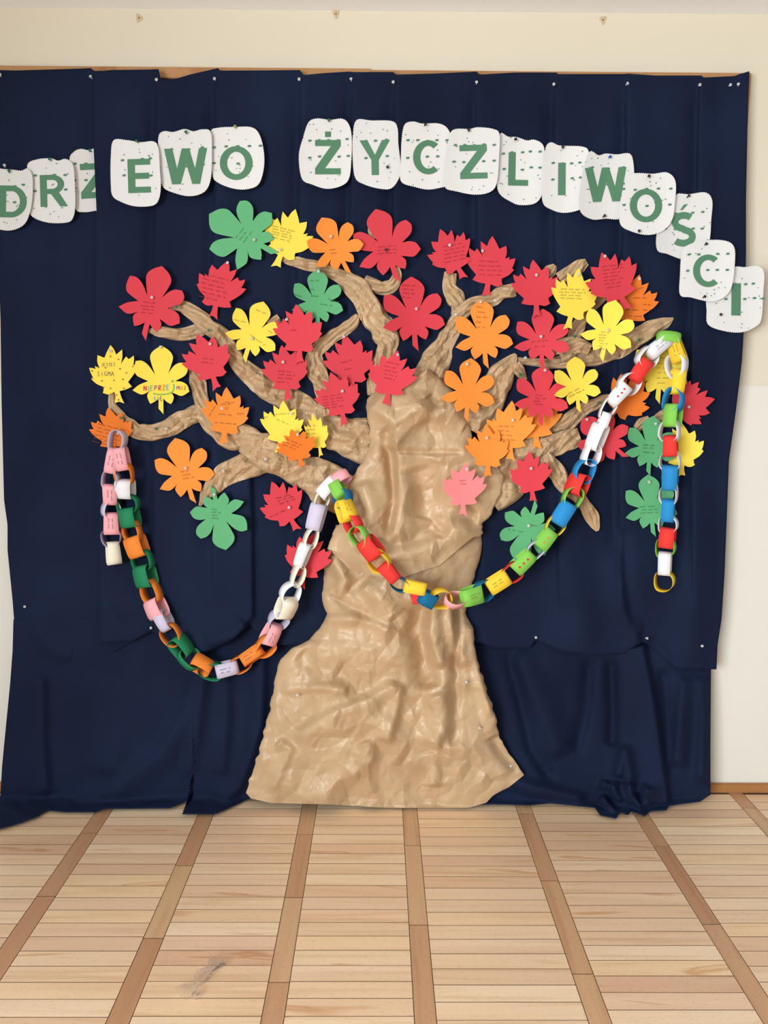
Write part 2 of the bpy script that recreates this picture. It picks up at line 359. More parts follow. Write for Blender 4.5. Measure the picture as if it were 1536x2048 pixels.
def sheet(name, outline, depth, step, mat, thick=.0006, parent=None):
    v, t = tri2(outline, step); d = depth(v[:, 0], v[:, 1]); a = P(v[:, 0], v[:, 1], d); b = P(v[:, 0], v[:, 1], d-thick); n = len(v)
    f = []
    for q in t:
        (x0, y0), (x1, y1), (x2, y2) = v[q[0]], v[q[1]], v[q[2]]
        if (x1-x0)*(y2-y0)-(x2-x0)*(y1-y0) > 0: q = (q[0], q[2], q[1])
        f.append(q); f.append((q[0]+n, q[2]+n, q[1]+n))
    m = len(outline); f += [(i, (i+1) % m, (i+1) % m+n, i+n) for i in range(m)]
    o = link(name, np.vstack([a, b]), f, mat, parent); db_raster(v, t, d)
    return o
def flat(name, polys, depth, off, mat, parent):
    """flat print on a sheet: list of (points, faces) in pixel space"""
    vv = []; ff = []
    for p, f in polys:
        k = len(vv); p = np.array(p, float); vv += list(P(p[:, 0], p[:, 1], depth(p[:, 0], p[:, 1])+off)); ff += [tuple(i+k for i in q) for q in f]
    return link(name, vv, ff, mat, parent)
def ribbon(line, w, cap=False):
    p = np.array(line, float); t = np.gradient(p, axis=0); t /= np.maximum(np.hypot(*t.T), 1e-6)[:, None]; nn = np.stack([-t[:, 1], t[:, 0]], 1); w = np.broadcast_to(np.asarray(w, float), len(p))[:, None]/2
    n = len(p); return np.vstack([p+nn*w, p-nn*w]), [(i, i+1, n+i+1, n+i) for i in range(n-1)]
def ell(cx, cy, a, b, ang=0, n=10):
    t = np.linspace(0, 2*np.pi, n, endpoint=False); c, s = math.cos(ang), math.sin(ang); x = a*np.cos(t); y = b*np.sin(t)
    return np.stack([cx+x*c-y*s, cy+x*s+y*c], 1), [tuple(range(n))]
def seg(a, b, w, n=6):
    a = np.array(a, float); b = np.array(b, float); return ribbon([a+(b-a)*k/n for k in range(n+1)], w)
def arc(cx, cy, rx, ry, a0, a1, n=22): t = np.radians(np.linspace(a0, a1, n)); return np.stack([cx+rx*np.cos(t), cy+ry*np.sin(t)], 1)
def quad(pts, n=5):                                    # a four-cornered bar, split along its length
    a, b, c, e = [np.array(q, float) for q in pts]; p = [a+(b-a)*k/n for k in range(n+1)]+[e+(c-e)*k/n for k in range(n+1)]
    return np.array(p), [(i, i+1, n+2+i, n+1+i) for i in range(n)]
def glyph(ch, x0, y0, x1, y1):
    """bold sans capitals in a pixel box, as polygons"""
    w = x1-x0; h = y1-y0; X = lambda u: x0+u*w; Y = lambda v: y0+v*h; T = .215*h; s = T/w; q = T/h*.82
    Q = lambda *p: quad([(X(a), Y(b)) for a, b in p])
    def ring(a0, a1, cx=.5, cy=.5, rx=.5, ry=.5, tx=s, ty=q*.95):
        o = arc(cx, cy, rx, ry, a0, a1, 30); i = arc(cx, cy, rx-tx, ry-ty, a0, a1, 30); p = np.vstack([o, i]); p = np.stack([X(p[:, 0]), Y(p[:, 1])], 1); return p, [(k, k+1, 31+k, 30+k) for k in range(29)]
    if ch == 'I': return [Q((0, 0), (0, 1), (1, 1), (1, 0))]
    if ch == 'L': return [Q((0, 0), (0, 1), (s, 1), (s, 0)), Q((s, 1-q), (1, 1-q), (1, 1), (s, 1))]
    if ch == 'E': return [Q((0, 0), (0, 1), (s, 1), (s, 0))]+[Q((s, a), (b, a), (b, a+q), (s, a+q)) for a, b in ((0, 1), (.5-q/2, .94), (1-q, 1))]
    if ch == 'Z': return [Q((0, 0), (1, 0), (1, q), (0, q)), Q((0, 1-q), (1, 1-q), (1, 1), (0, 1)), Q((1-s*1.35, q), (0, 1-q), (s*1.35, 1-q), (1, q))]
    if ch == 'W': return [Q((0, 0), (.17, 1), (.37, 1), (.19, 0)), Q((.41, 0), (.20, 1), (.37, 1), (.56, .22)), Q((.41, 0), (.64, 1), (.81, 1), (.58, 0)), Q((.81, 0), (.63, 1), (.82, 1), (1, 0))]
    if ch == 'Y': return [Q((.0, 0), (.40, .6), (.60, .6), (.26, 0)), Q((.74, 0), (.40, .6), (.60, .6), (1, 0)), Q((.38, .55), (.38, 1), (.62, 1), (.62, .55))]
    if ch == 'O': return [ring(0, 360)]
    if ch == 'C': return [ring(50, 310, .56, .5, .56, .5)]
    if ch == 'D': return [Q((0, 0), (0, 1), (s, 1), (s, 0)), ring(-90, 90, .42, .5, .58, .5), Q((s, 0), (.43, 0), (.43, q), (s, q)), Q((s, 1-q), (.43, 1-q), (.43, 1), (s, 1))]
    if ch == 'R': return [Q((0, 0), (0, 1), (s, 1), (s, 0)), ring(-90, 90, .45, .3, .43, .3, s*.95, q*.9), Q((s, 0), (.46, 0), (.46, q*.9), (s, q*.9)), Q((s, .6-q*.9), (.46, .6-q*.9), (.46, .6), (s, .6)), Q((.36, .56), (.72, 1), (1, 1), (.64, .5))]
    if ch == 'S':
        c = np.vstack([arc(.52, .28, .36, .20, -42, -180, 14), arc(.52, .28, .36, .20, -182, -262, 8), arc(.48, .72, .38, .20, -80, 0, 8), arc(.48, .72, .38, .20, 2, 140, 14)])
        c = resample(catmull(c, 2, False), .06, False); return [ribbon(np.stack([X(c[:, 0]), Y(c[:, 1])], 1), T*.95)]
SHEETS = dict()
def crop(off, sc): return lambda p: [(off[0]+x/sc, off[1]+y/sc) for x, y in p]
c1 = crop((0, 200), 2.844); c2 = crop((580, 220), 2.954); c3 = crop((980, 260), 2.763)
def letter_sheet(ch, cr, outline, box, label, tilt=0.0, accent=None, lean=0.0):
    o = resample(catmull(cr(outline), 6), 2.1); cx, cy = o.mean(0); w = np.ptp(o[:, 0]); h = np.ptp(o[:, 1])
    t = np.roll(o, -1, 0)-np.roll(o, 1, 0); t /= np.hypot(*t.T)[:, None]; o = o+np.stack([t[:, 1], -t[:, 0]], 1)*(np.where(np.arange(len(o)) % 2, .75, -.75))[:, None]
    base = rest_plane(o, .003); b1 = random.uniform(.003, .010); b2 = random.uniform(-.003, .006); ph = random.uniform(0, 6)
    dep = lambda x, y: base(x, y)+b1*((np.asarray(x)-cx)/w*2)**2+b2*np.clip((np.asarray(y)-cy)/h*2, 0, 1)**2+.0015*np.sin(np.asarray(x)/17+ph)
    s = sheet('letter_sheet', o, dep, 9, PAPER['sheet']); tag(s, label, 'letter sheet', 'letter sheets of the heading')
    (x0, y0), (x1, y1) = cr([box[:2], box[2:]]); pl = glyph({'Ż': 'Z', 'Ś': 'S'}.get(ch, ch), x0, y0, x1, y1)
    if ch == 'Ż': a = cr([(207, 127), (242, 160)]); pl.append(quad([a[0], (a[0][0], a[1][1]), a[1], (a[1][0], a[0][1])]))
    if ch == 'Ś': a = cr([(1050, 442), (1065, 442), (1095, 408), (1072, 412)]); pl.append(quad([a[0], a[1], a[2], a[3]]))
    mx, my = (x0+x1)/2, (y0+y1)/2
    def tw(p):
        p = np.array(p, float); q = p-[mx, my]; c_, s_ = math.cos(tilt), math.sin(tilt); return np.stack([mx+q[:, 0]*c_-q[:, 1]*s_-lean*q[:, 1], my+q[:, 0]*s_+q[:, 1]*c_], 1)
    flat('letter', [(tw(p), f) for p, f in pl], dep, .0012, INK['letter'], s)
    # printed ovals in two rows and small specks all over
    rd = random.Random(ch+label); marks = []
    inside = lambda x, y: abs(x-cx) < w*.44 and abs(y-cy) < h*.44 and ((x-cx)/w*2)**4+((y-cy)/h*2)**4 < .62
    for row in (.02, .5):
        for k in range(-1, 4):
            x = x0+(k*.36+.18)*max(x1-x0, 50)+rd.uniform(-2, 2); y = y0+row*(y1-y0)+rd.uniform(-1.5, 1.5)-(2 if k > 1 else 0)
            if inside(x, y): marks.append(ell(x, y, 3.9, 2.3, -.12))
    for k in range(17):
        x = cx+rd.uniform(-.42, .42)*w; y = cy+rd.uniform(-.44, .44)*h
        if inside(x, y): marks.append(ell(x, y, rd.uniform(1.0, 1.9), rd.uniform(.8, 1.2), rd.uniform(-.6, .6), 7))
    flat('speckles', marks, dep, .0016, INK['letter'], s)['kind'] = 'stuff'
    return s
letter_sheet('Z', c1, [(395, 345), (420, 295), (460, 278), (500, 285), (545, 275), (600, 290), (620, 400), (615, 560), (590, 625), (545, 630), (480, 638), (430, 620), (428, 500)], (458, 360, 620, 558), 'white sheet with a green letter Z half hidden behind a drape edge', -.05)
letter_sheet('R', c1, [(155, 370), (210, 338), (290, 332), (330, 345), (375, 335), (415, 370), (425, 470), (428, 600), (415, 670), (380, 697), (270, 697), (180, 660), (168, 600), (172, 480)], (228, 425, 384, 606), 'white sheet printed with a green letter R', -.03)
letter_sheet('D', c1, [(-60, 400), (50, 395), (120, 402), (155, 390), (183, 430), (185, 540), (170, 640), (135, 710), (60, 742), (-20, 730), (-70, 690), (-80, 520)], (-5, 487, 152, 668), 'white sheet with the green letter D that starts the heading', .02)

# ------------------------------------------------------------------ the other drapes
pins_top = [(184, 157), (313, 162), (431, 160), (600, 160), (703, 162), (788, 167), (953, 168), (1108, 171), (1252, 170), (1397, 171)]
def d_main(px, py):
    g = np.clip((py-150)/1150, 0, 1)
    d = .052 + .030*g + .006*np.sin(px/31+py/700)*g + .008*(vnoise(px/55, py/420, 3)-.5)*2
    for i, (x, y) in enumerate(pins_top[1:]):
        x2 = x+(-6 if x < 800 else 8 if x < 1200 else -12)
        d += fold(px, py, [(x+5, 140), (x+3, 300), (x2, 700), (x2+4, 1230)], .017, 4, 40, .04)
        d -= fold(px, py, [(x-6, 170), (x-8, 400), (x2-14, 800), (x2-12, 1150)], .012, 16, 6, .1)
    d += fold(px, py, [(495, 880), (500, 1050), (502, 1230), (470, 1272), (400, 1292)], .030, 40, 7)+fold(px, py, [(200, 1200), (255, 1262), (303, 1257)], .008, 20, 10)
    d += fold(px, py, [(640, 1300), (560, 1300)], .01, 20, 20)
    d += fold(px, py, [(300, 1258), (350, 1282), (405, 1302), (460, 1280), (495, 1245)], .020, 12, 25, .05)
    d += fold(px, py, [(1072, 1274), (1120, 1295), (1190, 1308), (1250, 1303), (1288, 1282)], .022, 14, 30, .05)
    d += fold(px, py, [(1230, 1080), (1240, 1180), (1256, 1248), (1290, 1262)], .020, 30, 9)-fold(px, py, [(1246, 1050), (1250, 1150), (1262, 1235)], .016, 9, 16)
    d += fold(px, py, [(1395, 950), (1390, 1150), (1385, 1335)], .018, 26, 30)+fold(px, py, [(1120, 950), (1150, 1150), (1170, 1300)], .022, 50, 60)
    d -= fold(px, py, [(1300, 1275), (1345, 1330)], .012, 10, 10)
    return d
cloth('drape', poly_x([(190, 100), (187, 290), (193, 420), (190, 600), (194, 900), (200, 1250), (203, 1300)]), poly_x([(1499, 140), (1496, 210), (1492, 400), (1492, 500), (1490, 620), (1484, 720), (1472, 820), (1458, 920), (1453, 1050), (1449, 1150), (1443, 1240), (1435, 1290), (1433, 1340)]),
      poly_y([(186, 144), (220, 140), (300, 139), (318, 138), (321, 160), (350, 158), (380, 149), (437, 136), (440, 141), (500, 141), (600, 140), (607, 150), (650, 146), (700, 143), (706, 144), (788, 144), (791, 149), (870, 147), (955, 143), (958, 149), (1030, 145), (1113, 145), (1116, 148), (1250, 148), (1256, 147), (1310, 151), (1403, 151), (1407, 155), (1470, 152), (1476, 149), (1500, 142)]),
      poly_y([(195, 1286), (262, 1284), (285, 1272), (303, 1262), (345, 1290), (405, 1308), (460, 1285), (500, 1250), (540, 1290), (800, 1290), (960, 1285), (990, 1296), (1062, 1295), (1070, 1280), (1120, 1302), (1190, 1312), (1250, 1308), (1285, 1284), (1300, 1290), (1328, 1316), (1356, 1337), (1440, 1339)]), d_main, 330, 230,
      'wide pleated navy fabric drape carrying the paper tree')

def d_lowl(px, py):
    g = np.clip((py-1240)/340, 0, 1)
    d = .045+.04*g+.008*(vnoise(px/40, py/300, 21)-.5)*2
    d += fold(px, py, [(80, 1330), (82, 1500), (90, 1600)], .028, 22, 16)+fold(px, py, [(400, 1300), (375, 1420), (330, 1500), (230, 1580), (130, 1620)], .026, 16, 30)+fold(px, py, [(410, 1330), (395, 1450), (370, 1560)], .018, 12, 16)
    d += fold(px, py, [(450, 1300), (452, 1450), (440, 1560)], .014, 18, 14)+fold(px, py, [(525, 1280), (520, 1450), (480, 1570), (440, 1615)], .03, 26, 12)+fold(px, py, [(230, 1330), (240, 1450), (215, 1560)], .02, 40, 30)
    return d
cloth('drape', poly_x([(28, 1200), (25, 1303), (20, 1370), (11, 1460), (4, 1533), (1, 1590), (-40, 1700)]), poly_x([(620, 1200), (620, 1330), (590, 1480), (540, 1560), (508, 1600), (470, 1640)]),
      poly_y([(0, 1240), (640, 1230)]), poly_y([(-40, 1668), (0, 1657), (40, 1646), (80, 1630), (92, 1620), (130, 1624), (190, 1624), (210, 1617), (340, 1616), (370, 1603), (382, 1603), (384, 1628), (430, 1628), (470, 1610), (495, 1598), (540, 1592)]), d_lowl, 190, 130,
      'navy drape reaching the floor beside the wider side of the trunk')
def d_lowr(px, py):
    g = np.clip((py-1260)/330, 0, 1)
    d = .050+.045*g+.010*(vnoise(px/46, py/300, 31)-.5)*2
    d += fold(px, py, [(1283, 1285), (1305, 1400), (1322, 1520), (1334, 1612)], .055, 60, 6, .03)
    d -= fold(px, py, [(1180, 1310), (1172, 1420), (1150, 1510)], 0.0240, 16, 12)+fold(px, py, [(1222, 1310), (1226, 1420), (1224, 1500)], 0.0330, 14, 12)
    d -= fold(px, py, [(1014, 1297), (1040, 1400), (1062, 1500), (1110, 1570)], 0.0240, 12, 14)
    d += fold(px, py, [(1030, 1297), (1085, 1420), (1120, 1520)], 0.0330, 20, 34)
    d += fold(px, py, [(1235, 1560), (1250, 1505), (1262, 1570)], 0.0390, 14, 14)+fold(px, py, [(1370, 1345), (1362, 1450), (1350, 1540)], 0.0330, 14, 22)-fold(px, py, [(1325, 1330), (1332, 1430), (1345, 1560)], 0.0210, 14, 14)
    d += fold(px, py, [(1405, 1345), (1408, 1450), (1402, 1580)], 0.0330, 16, 14)+fold(px, py, [(960, 1540), (1060, 1575), (1180, 1605)], 0.0450, 14, 16)
    for ln, a, wl, wr in (([(1200, 1590), (1215, 1610), (1240, 1632)], 0.0750, 12, 9), ([(1222, 1562), (1232, 1590), (1258, 1622)], 0.0525, 8, 10), ([(1258, 1560), (1262, 1590), (1290, 1628)], 0.0675, 12, 7), ([(1300, 1570), (1286, 1598), (1300, 1615)], 0.0450, 10, 12), ([(1212, 1560), (1206, 1580)], 0.0450, 9, 7), ([(1243, 1598), (1250, 1615)], -.03, 6, 6), ([(1275, 1585), (1285, 1605)], -.025, 6, 7), ([(1200, 1570), (1330, 1585)], 0.0300, 20, 16)):
        d += fold(px, py, ln, a, wl, wr, .2)
    return d
cloth('drape', poly_x([(860, 1200), (900, 1500), (930, 1600), (940, 1650)]), poly_x([(1424, 1200), (1422, 1340), (1421, 1500), (1421, 1600), (1420, 1640)]),
      poly_y([(800, 1225), (1440, 1240)]), poly_y([(930, 1610), (985, 1608), (1060, 1610), (1100, 1606), (1190, 1615), (1200, 1630), (1232, 1637), (1240, 1624), (1256, 1630), (1262, 1622), (1290, 1632), (1300, 1622), (1333, 1620), (1338, 1611), (1400, 1603), (1420, 1590)]), d_lowr, 220, 150,
      'navy drape bunched on the floor next to the bare wall and baseboard')

# ------------------------------------------------------------------ kraft paper tree
tree = empty('paper_tree', tuple(P(760, 1612, .13))); tree.location.z = 0
tag(tree, 'tree of crumpled brown kraft paper with spreading branches', 'paper tree')
def crease(px, py, a, seed, cells=(118, 62, 33, 15), wts=(1.1, .8, .48, .08)):
    return a*sum(w*facet(px*.94+py*.34, py*.80-px*.30, c, seed+i*7, .4) for i, (c, w) in enumerate(zip(cells, wts)))
def trunk_sheet(rows, depth, nx, ny, seed, bot=None):
    r = np.array(rows, float); u, v = np.meshgrid(np.linspace(0, 1, nx), np.linspace(0, 1, ny)); py = r[0, 0]+v*(r[-1, 0]-r[0, 0])
    xl = np.interp(py, r[:, 0], r[:, 1])+5*(vnoise(py/11, py*0, seed)-.5)*(1-u)**9; xr_ = np.interp(py, r[:, 0], r[:, 2])+5*(vnoise(py/11, py*0+5, seed)-.5)*u**9
    px = xl*(1-u)+xr_*u
    if bot: py = py+bot(px, py, v)
    d = depth(px, py, u, v); df = dfloor(px, py, .008); d = smax(d, df, .02); bl = lambda q: sum(np.roll(np.roll(q, i, 0), j, 1) for i in (-2, -1, 0, 1, 2) for j in (-2, -1, 0, 1, 2))/25; B2 = bl(bl(DB)); jj = (px-DX0)/DS-.5; ii = (py-DY0)/DS-.5; i0 = np.clip(ii.astype(int), 0, DB.shape[0]-2); j0 = np.clip(jj.astype(int), 0, DB.shape[1]-2); fi = ii-i0; fj = jj-j0
    under = (B2[i0, j0]*(1-fj)+B2[i0, j0+1]*fj)*(1-fi)+(B2[i0+1, j0]*(1-fj)+B2[i0+1, j0+1]*fj)*fi
    d = smax(d, under+.006, .012)
    db_splat(px, py, d)
    return keep(link('trunk_sheet', P(px, py, d).reshape(-1, 3), grid_faces(ny, nx), KRAFT), tree)
def branch(pts, seed, bulge=.34, lift=.004, name='branch'):
    p = np.array(pts, float); s = catmull(p, 8, False); xy = s[:, :2]; L = np.r_[0, np.cumsum(np.hypot(*np.diff(xy, axis=0).T))]; n = max(20, int(L[-1]/2.2)); t = np.linspace(0, L[-1], n)
    cx, cy, w = (np.interp(t, L, s[:, k]) for k in range(3)); w = np.maximum(w, 1.5)*1.06
    base = np.array([db_near(a, b, .35*c) for a, b, c in zip(cx, cy, w)]); k = np.ones(15)/15; base = np.maximum(np.convolve(np.pad(base, 7, 'edge'), k, 'valid'), base-.012)+lift
    tx = np.gradient(cx); ty = np.gradient(cy); q = np.hypot(tx, ty); nx_, ny_ = -ty/q, tx/q; m = 26; u = np.linspace(-1, 1, m)[None, :]
    T = t[:, None]; wl = w[:, None]*(1+.22*(vnoise(T/16, T*0, seed)-.5)); wr_ = w[:, None]*(1+.22*(vnoise(T/16, T*0+4, seed)-.5))
    off = np.where(u < 0, wl, wr_)/2*u; px = cx[:, None]+nx_[:, None]*off; py = cy[:, None]+ny_[:, None]*off
    prof = np.sqrt(np.clip(1-u**2, 0, 1)); wm = w[:, None]*PXM
    d = base[:, None]+bulge*wm*prof*.55
    tw = u*1.7+T/70*(1 if seed % 2 else -1)+vnoise(T/50, u*0, seed+1)*2.2
    tri = lambda z: np.abs((z % 1)-.5)*2-.5
    env = .25+.75*prof
    d += env*np.minimum(wm, .07)*(.17*tri(tw*.8)+.07*tri(tw*1.9+T/41+.3)*vnoise(T/30, u*2, seed+3))+env*np.minimum(wm, .08)*.55*crease(px, py, 1, seed+60, (30, 15, 8), (1, .5, .12))
    d = np.maximum(d, db_at(px, py)+.0025); db_splat(px, py, d)
    return keep(link(name, P(px, py, d).reshape(-1, 3), grid_faces(n, m)[:, ::(1 if True else -1)], KRAFT), tree)
BR = [
 [(400, 1012, 6), (406, 1000, 14), (418, 982, 30), (444, 953, 41), (470, 940, 42), (497, 930, 46), (535, 920, 46), (560, 918, 30)],
 [(298, 661, 8), (312, 663, 16), (327, 665, 22), (363, 669, 25), (394, 661, 28), (416, 653, 24)],
 [(334, 616, 5), (350, 615, 12), (368, 614, 25), (394, 630, 29), (420, 656, 31), (444, 674, 36), (465, 703, 30), (480, 729, 36), (506, 752, 42), (522, 764, 50), (554, 786, 46), (591, 806, 50), (628, 831, 52), (653, 852, 62), (692, 872, 76), (735, 888, 90), (770, 892, 80)],
 [(223, 785, 10), (224, 808, 14), (235, 827, 20), (254, 848, 27), (277, 864, 31), (310, 864, 31), (338, 855, 33), (364, 841, 36), (390, 829, 36), (410, 828, 32)],
 [(386, 728, 20), (391, 745, 26), (396, 762, 32), (401, 788, 28), (407, 812, 31), (414, 838, 34), (436, 860, 38), (465, 876, 46), (486, 876, 52), (512, 892, 60), (542, 910, 62), (579, 927, 60), (628, 952, 70), (672, 980, 86), (700, 1000, 80)],
 [(558, 634, 12), (548, 641, 16), (536, 648, 16)],
 [(716, 630, 10), (710, 640, 20), (699, 652, 25), (677, 666, 25), (651, 685, 27), (632, 702, 26), (628, 722, 34), (636, 744, 40), (643, 766, 34), (652, 800, 34), (660, 830, 36)],
 [(795, 534, 8), (794, 550, 18), (786, 568, 24), (771, 577, 27), (750, 573, 28), (727, 560, 22)],
 [(562, 514, 10), (575, 519, 18), (591, 523, 22), (617, 531, 24), (656, 539, 25), (688, 557, 31), (708, 573, 41), (727, 594, 44), (740, 620, 48), (757, 646, 48), (770, 668, 50), (775, 690, 43), (768, 714, 40), (764, 745, 50), (770, 785, 66)],
 [(744, 448, 8), (742, 462, 14), (748, 478, 10)],
 [(902, 545, 24), (899, 571, 26), (909, 594, 36), (916, 613, 26), (911, 632, 18)],
 [(1032, 580, 22), (1024, 581, 27), (1003, 586, 25), (984, 599, 25), (951, 606, 27), (927, 624, 29), (911, 648, 29), (893, 681, 36), (876, 711, 50), (863, 742, 62), (856, 777, 68), (842, 815, 80)],
 [(1030, 719, 8), (1048, 722, 14), (1066, 724, 16), (1106, 726, 22), (1158, 719, 31), (1197, 713, 35), (1236, 696, 38), (1275, 673, 38), (1309, 654, 31), (1333, 644, 19), (1347, 636, 3)],
 [(1032, 708, 6), (1022, 722, 26), (1003, 748, 48), (985, 785, 62), (966, 825, 62), (945, 862, 56)],
 [(1030, 728, 22), (1040, 744, 22), (1052, 760, 6)],
 [(1092, 552, 22), (1102, 540, 22), (1110, 530, 8)],
 [(1174, 524, 14), (1160, 532, 24), (1140, 545, 24), (1118, 558, 24)],
 [(1207, 592, 16), (1192, 606, 18), (1176, 621, 20), (1160, 646, 24), (1150, 673, 28), (1144, 695, 34), (1120, 712, 26)],
 [(1180, 700, 24), (1158, 690, 30), (1130, 690, 30), (1100, 704, 20)],
 [(1219, 791, 7), (1208, 797, 16), (1194, 806, 21), (1163, 822, 30), (1130, 849, 36), (1100, 878, 36), (1076, 896, 30)],
 [(1160, 872, 30), (1133, 881, 40), (1098, 893, 44), (1066, 905, 60), (1036, 930, 84), (1004, 960, 100), (970, 985, 90)],
 [(1086, 912, 26), (1098, 928, 34), (1116, 946, 36), (1126, 967, 31), (1150, 987, 27), (1168, 1009, 24), (1182, 1030, 26), (1191, 1050, 20), (1195, 1062, 6)],
 [(1272, 858, 16), (1284, 848, 22), (1300, 840, 18)], [(1310, 840, 16), (1328, 830, 24), (1350, 826, 24), (1370, 828, 14)],
]
for i, b in enumerate(BR): branch(b, 11+i*3)

low = [(1050, 672, 962), (1080, 663, 965), (1110, 650, 960), (1170, 645, 944), (1210, 646, 935), (1226, 654, 932), (1258, 638, 948), (1279, 621, 948), (1295, 587, 950), (1319, 561, 955), (1363, 549, 968), (1424, 539, 988), (1452, 531, 995), (1488, 523, 1005), (1517, 514, 1026), (1550, 503, 1049), (1575, 496, 1015), (1592, 490, 984), (1602, 500, 972)]
def d_low(px, py, u, v):
    e = np.clip(1-(2*u-1)**2, 0, 1)
    d = .095+.035*np.clip((py-1150)/450, 0, 1)+.075*e**.6*np.clip((1640-py)/200, .15, 1)
    d += crease(px, py, .062*(.35+.65*e), 41)
    for ln, a, wl, wr in (([(842, 1200), (835, 1260), (850, 1330), (868, 1378)], -.045, 26, 16), ([(868, 1200), (862, 1270), (885, 1340)], .030, 10, 26), ([(900, 1180), (905, 1260), (925, 1340)], .022, 12, 22), ([(915, 1190), (918, 1270), (905, 1350)], -.018, 8, 8),
        ([(640, 1236), (720, 1238), (790, 1258)], .016, 12, 18), ([(660, 1180), (700, 1215), (790, 1256)], -.014, 10, 10), ([(600, 1300), (640, 1340), (700, 1362)], -.014, 18, 18), ([(580, 1480), (660, 1430), (740, 1400), (800, 1360)], .024, 26, 12), ([(560, 1380), (640, 1375), (700, 1380)], .012, 10, 12),
        ([(800, 1360), (790, 1430), (770, 1490)], .020, 20, 12), ([(725, 1480), (740, 1520), (700, 1560)], .018, 22, 16), ([(880, 1380), (900, 1440), (860, 1500)], .022, 30, 18), ([(860, 1500), (870, 1545), (868, 1575)], .016, 18, 12), ([(915, 1300), (910, 1400), (905, 1500)], -.020, 14, 12), ([(555, 1480), (580, 1500), (540, 1590)], .012, 16, 10),
        ([(940, 1240), (955, 1340), (985, 1440)], .014, 12, 8), ([(985, 1470), (1000, 1500), (1040, 1545)], -.014, 14, 14), ([(660, 1110), (690, 1160), (670, 1200)], .022, 14, 14), ([(720, 1170), (760, 1200), (790, 1240)], .020, 14, 20), ([(700, 1160), (740, 1230), (750, 1300)], -.012, 16, 16)):
        d += fold(px, py, ln, a*1.6, wl, wr)
    return d
trunk_sheet(low, d_low, 210, 260, 2, lambda px, py, v: v**12*np.interp(px, [490, 541, 660, 783, 936, 985], [-8, 4, 7, 14, 14, 0]))
upp = [(738, 850, 858), (752, 830, 874), (766, 790, 888), (780, 752, 903), (800, 732, 924), (825, 732, 936), (850, 740, 938), (880, 742, 944), (900, 736, 965), (925, 724, 990), (950, 708, 1008), (975, 697, 1004), (1005, 697, 992), (1035, 690, 984), (1062, 670, 964), (1090, 658, 965), (1110, 655, 962), (1140, 700, 950)]
def d_upp(px, py, u, v):
    e = np.clip(1-(2*u-1)**2, 0, 1)
    d = .112+.045*v+.06*e**.6
    d += crease(px, py, .060*(.35+.65*e), 55)
    for ln, a, wl, wr in (([(770, 850), (778, 905), (790, 1000), (770, 1080)], -.026, 12, 10), ([(790, 860), (800, 930), (798, 1010), (785, 1090)], .028, 8, 30), ([(860, 780), (850, 830), (800, 870), (780, 905)], .020, 20, 12), ([(780, 902), (860, 906), (930, 905)], -.012, 5, 8),
        ([(735, 805), (790, 845), (850, 800)], .026, 14, 20), ([(900, 830), (935, 850)], .014, 16, 12), ([(830, 930), (850, 1000), (840, 1040)], -.016, 26, 26), ([(720, 960), (740, 1020), (710, 1090)], .020, 18, 22), ([(690, 1115), (790, 1110), (880, 1085), (950, 1040)], .018, 26, 16),
        ([(930, 930), (920, 1000), (870, 1050)], .022, 18, 22), ([(880, 1080), (890, 1030), (960, 1040)], -.018, 14, 14), ([(855, 790), (870, 810), (900, 806)], -.02, 8, 8)):
        d += fold(px, py, ln, a*1.5, wl, wr)
    return d
trunk_sheet(upp, d_upp, 170, 200, 4, lambda px, py, v: v**8*np.interp(px, [650, 700, 790, 880, 950], [-25, 0, 20, -10, -70]))
# ------------------------------------------------------------------ paper leaves
mp = np.array([(680, 175), (785, 330), (860, 470), (960, 415), (1025, 380), (1048, 540), (1015, 690), (1080, 665), (1120, 635), (1105, 715), (1190, 680), (1265, 665), (1235, 800), (1195, 905), (1240, 950), (1120, 1085), (955, 1185), (958, 1265), (985, 1330), (850, 1388), (690, 1345), (682, 1480), (710, 1620), (600, 1603), (475, 1665), (530, 1510), (565, 1345), (400, 1325), (245, 1275), (330, 1150), (180, 990), (85, 860), (30, 735), (100, 738), (160, 745), (130, 620), (130, 515), (205, 560), (265, 585), (320, 510), (400, 600), (465, 680), (415, 520), (400, 325), (490, 385), (560, 430), (605, 290)], float)
ch = np.array([(955, 90), (1080, 170), (1142, 270), (1120, 390), (1065, 550), (1145, 430), (1230, 372), (1330, 362), (1385, 455), (1340, 570), (1180, 662), (1290, 672), (1378, 725), (1415, 830), (1295, 900), (1195, 870), (1115, 840), (1162, 910), (1152, 980), (1120, 1035), (1050, 998), (995, 945), (998, 1075), (1002, 1200), (920, 1110), (920, 945), (855, 1000), (785, 1035), (745, 950), (738, 880), (790, 815), (700, 870), (620, 882), (495, 820), (600, 730), (750, 668), (640, 622), (552, 570), (522, 470), (540, 345), (640, 340), (745, 410), (860, 565), (800, 400), (772, 270), (825, 175)], float)
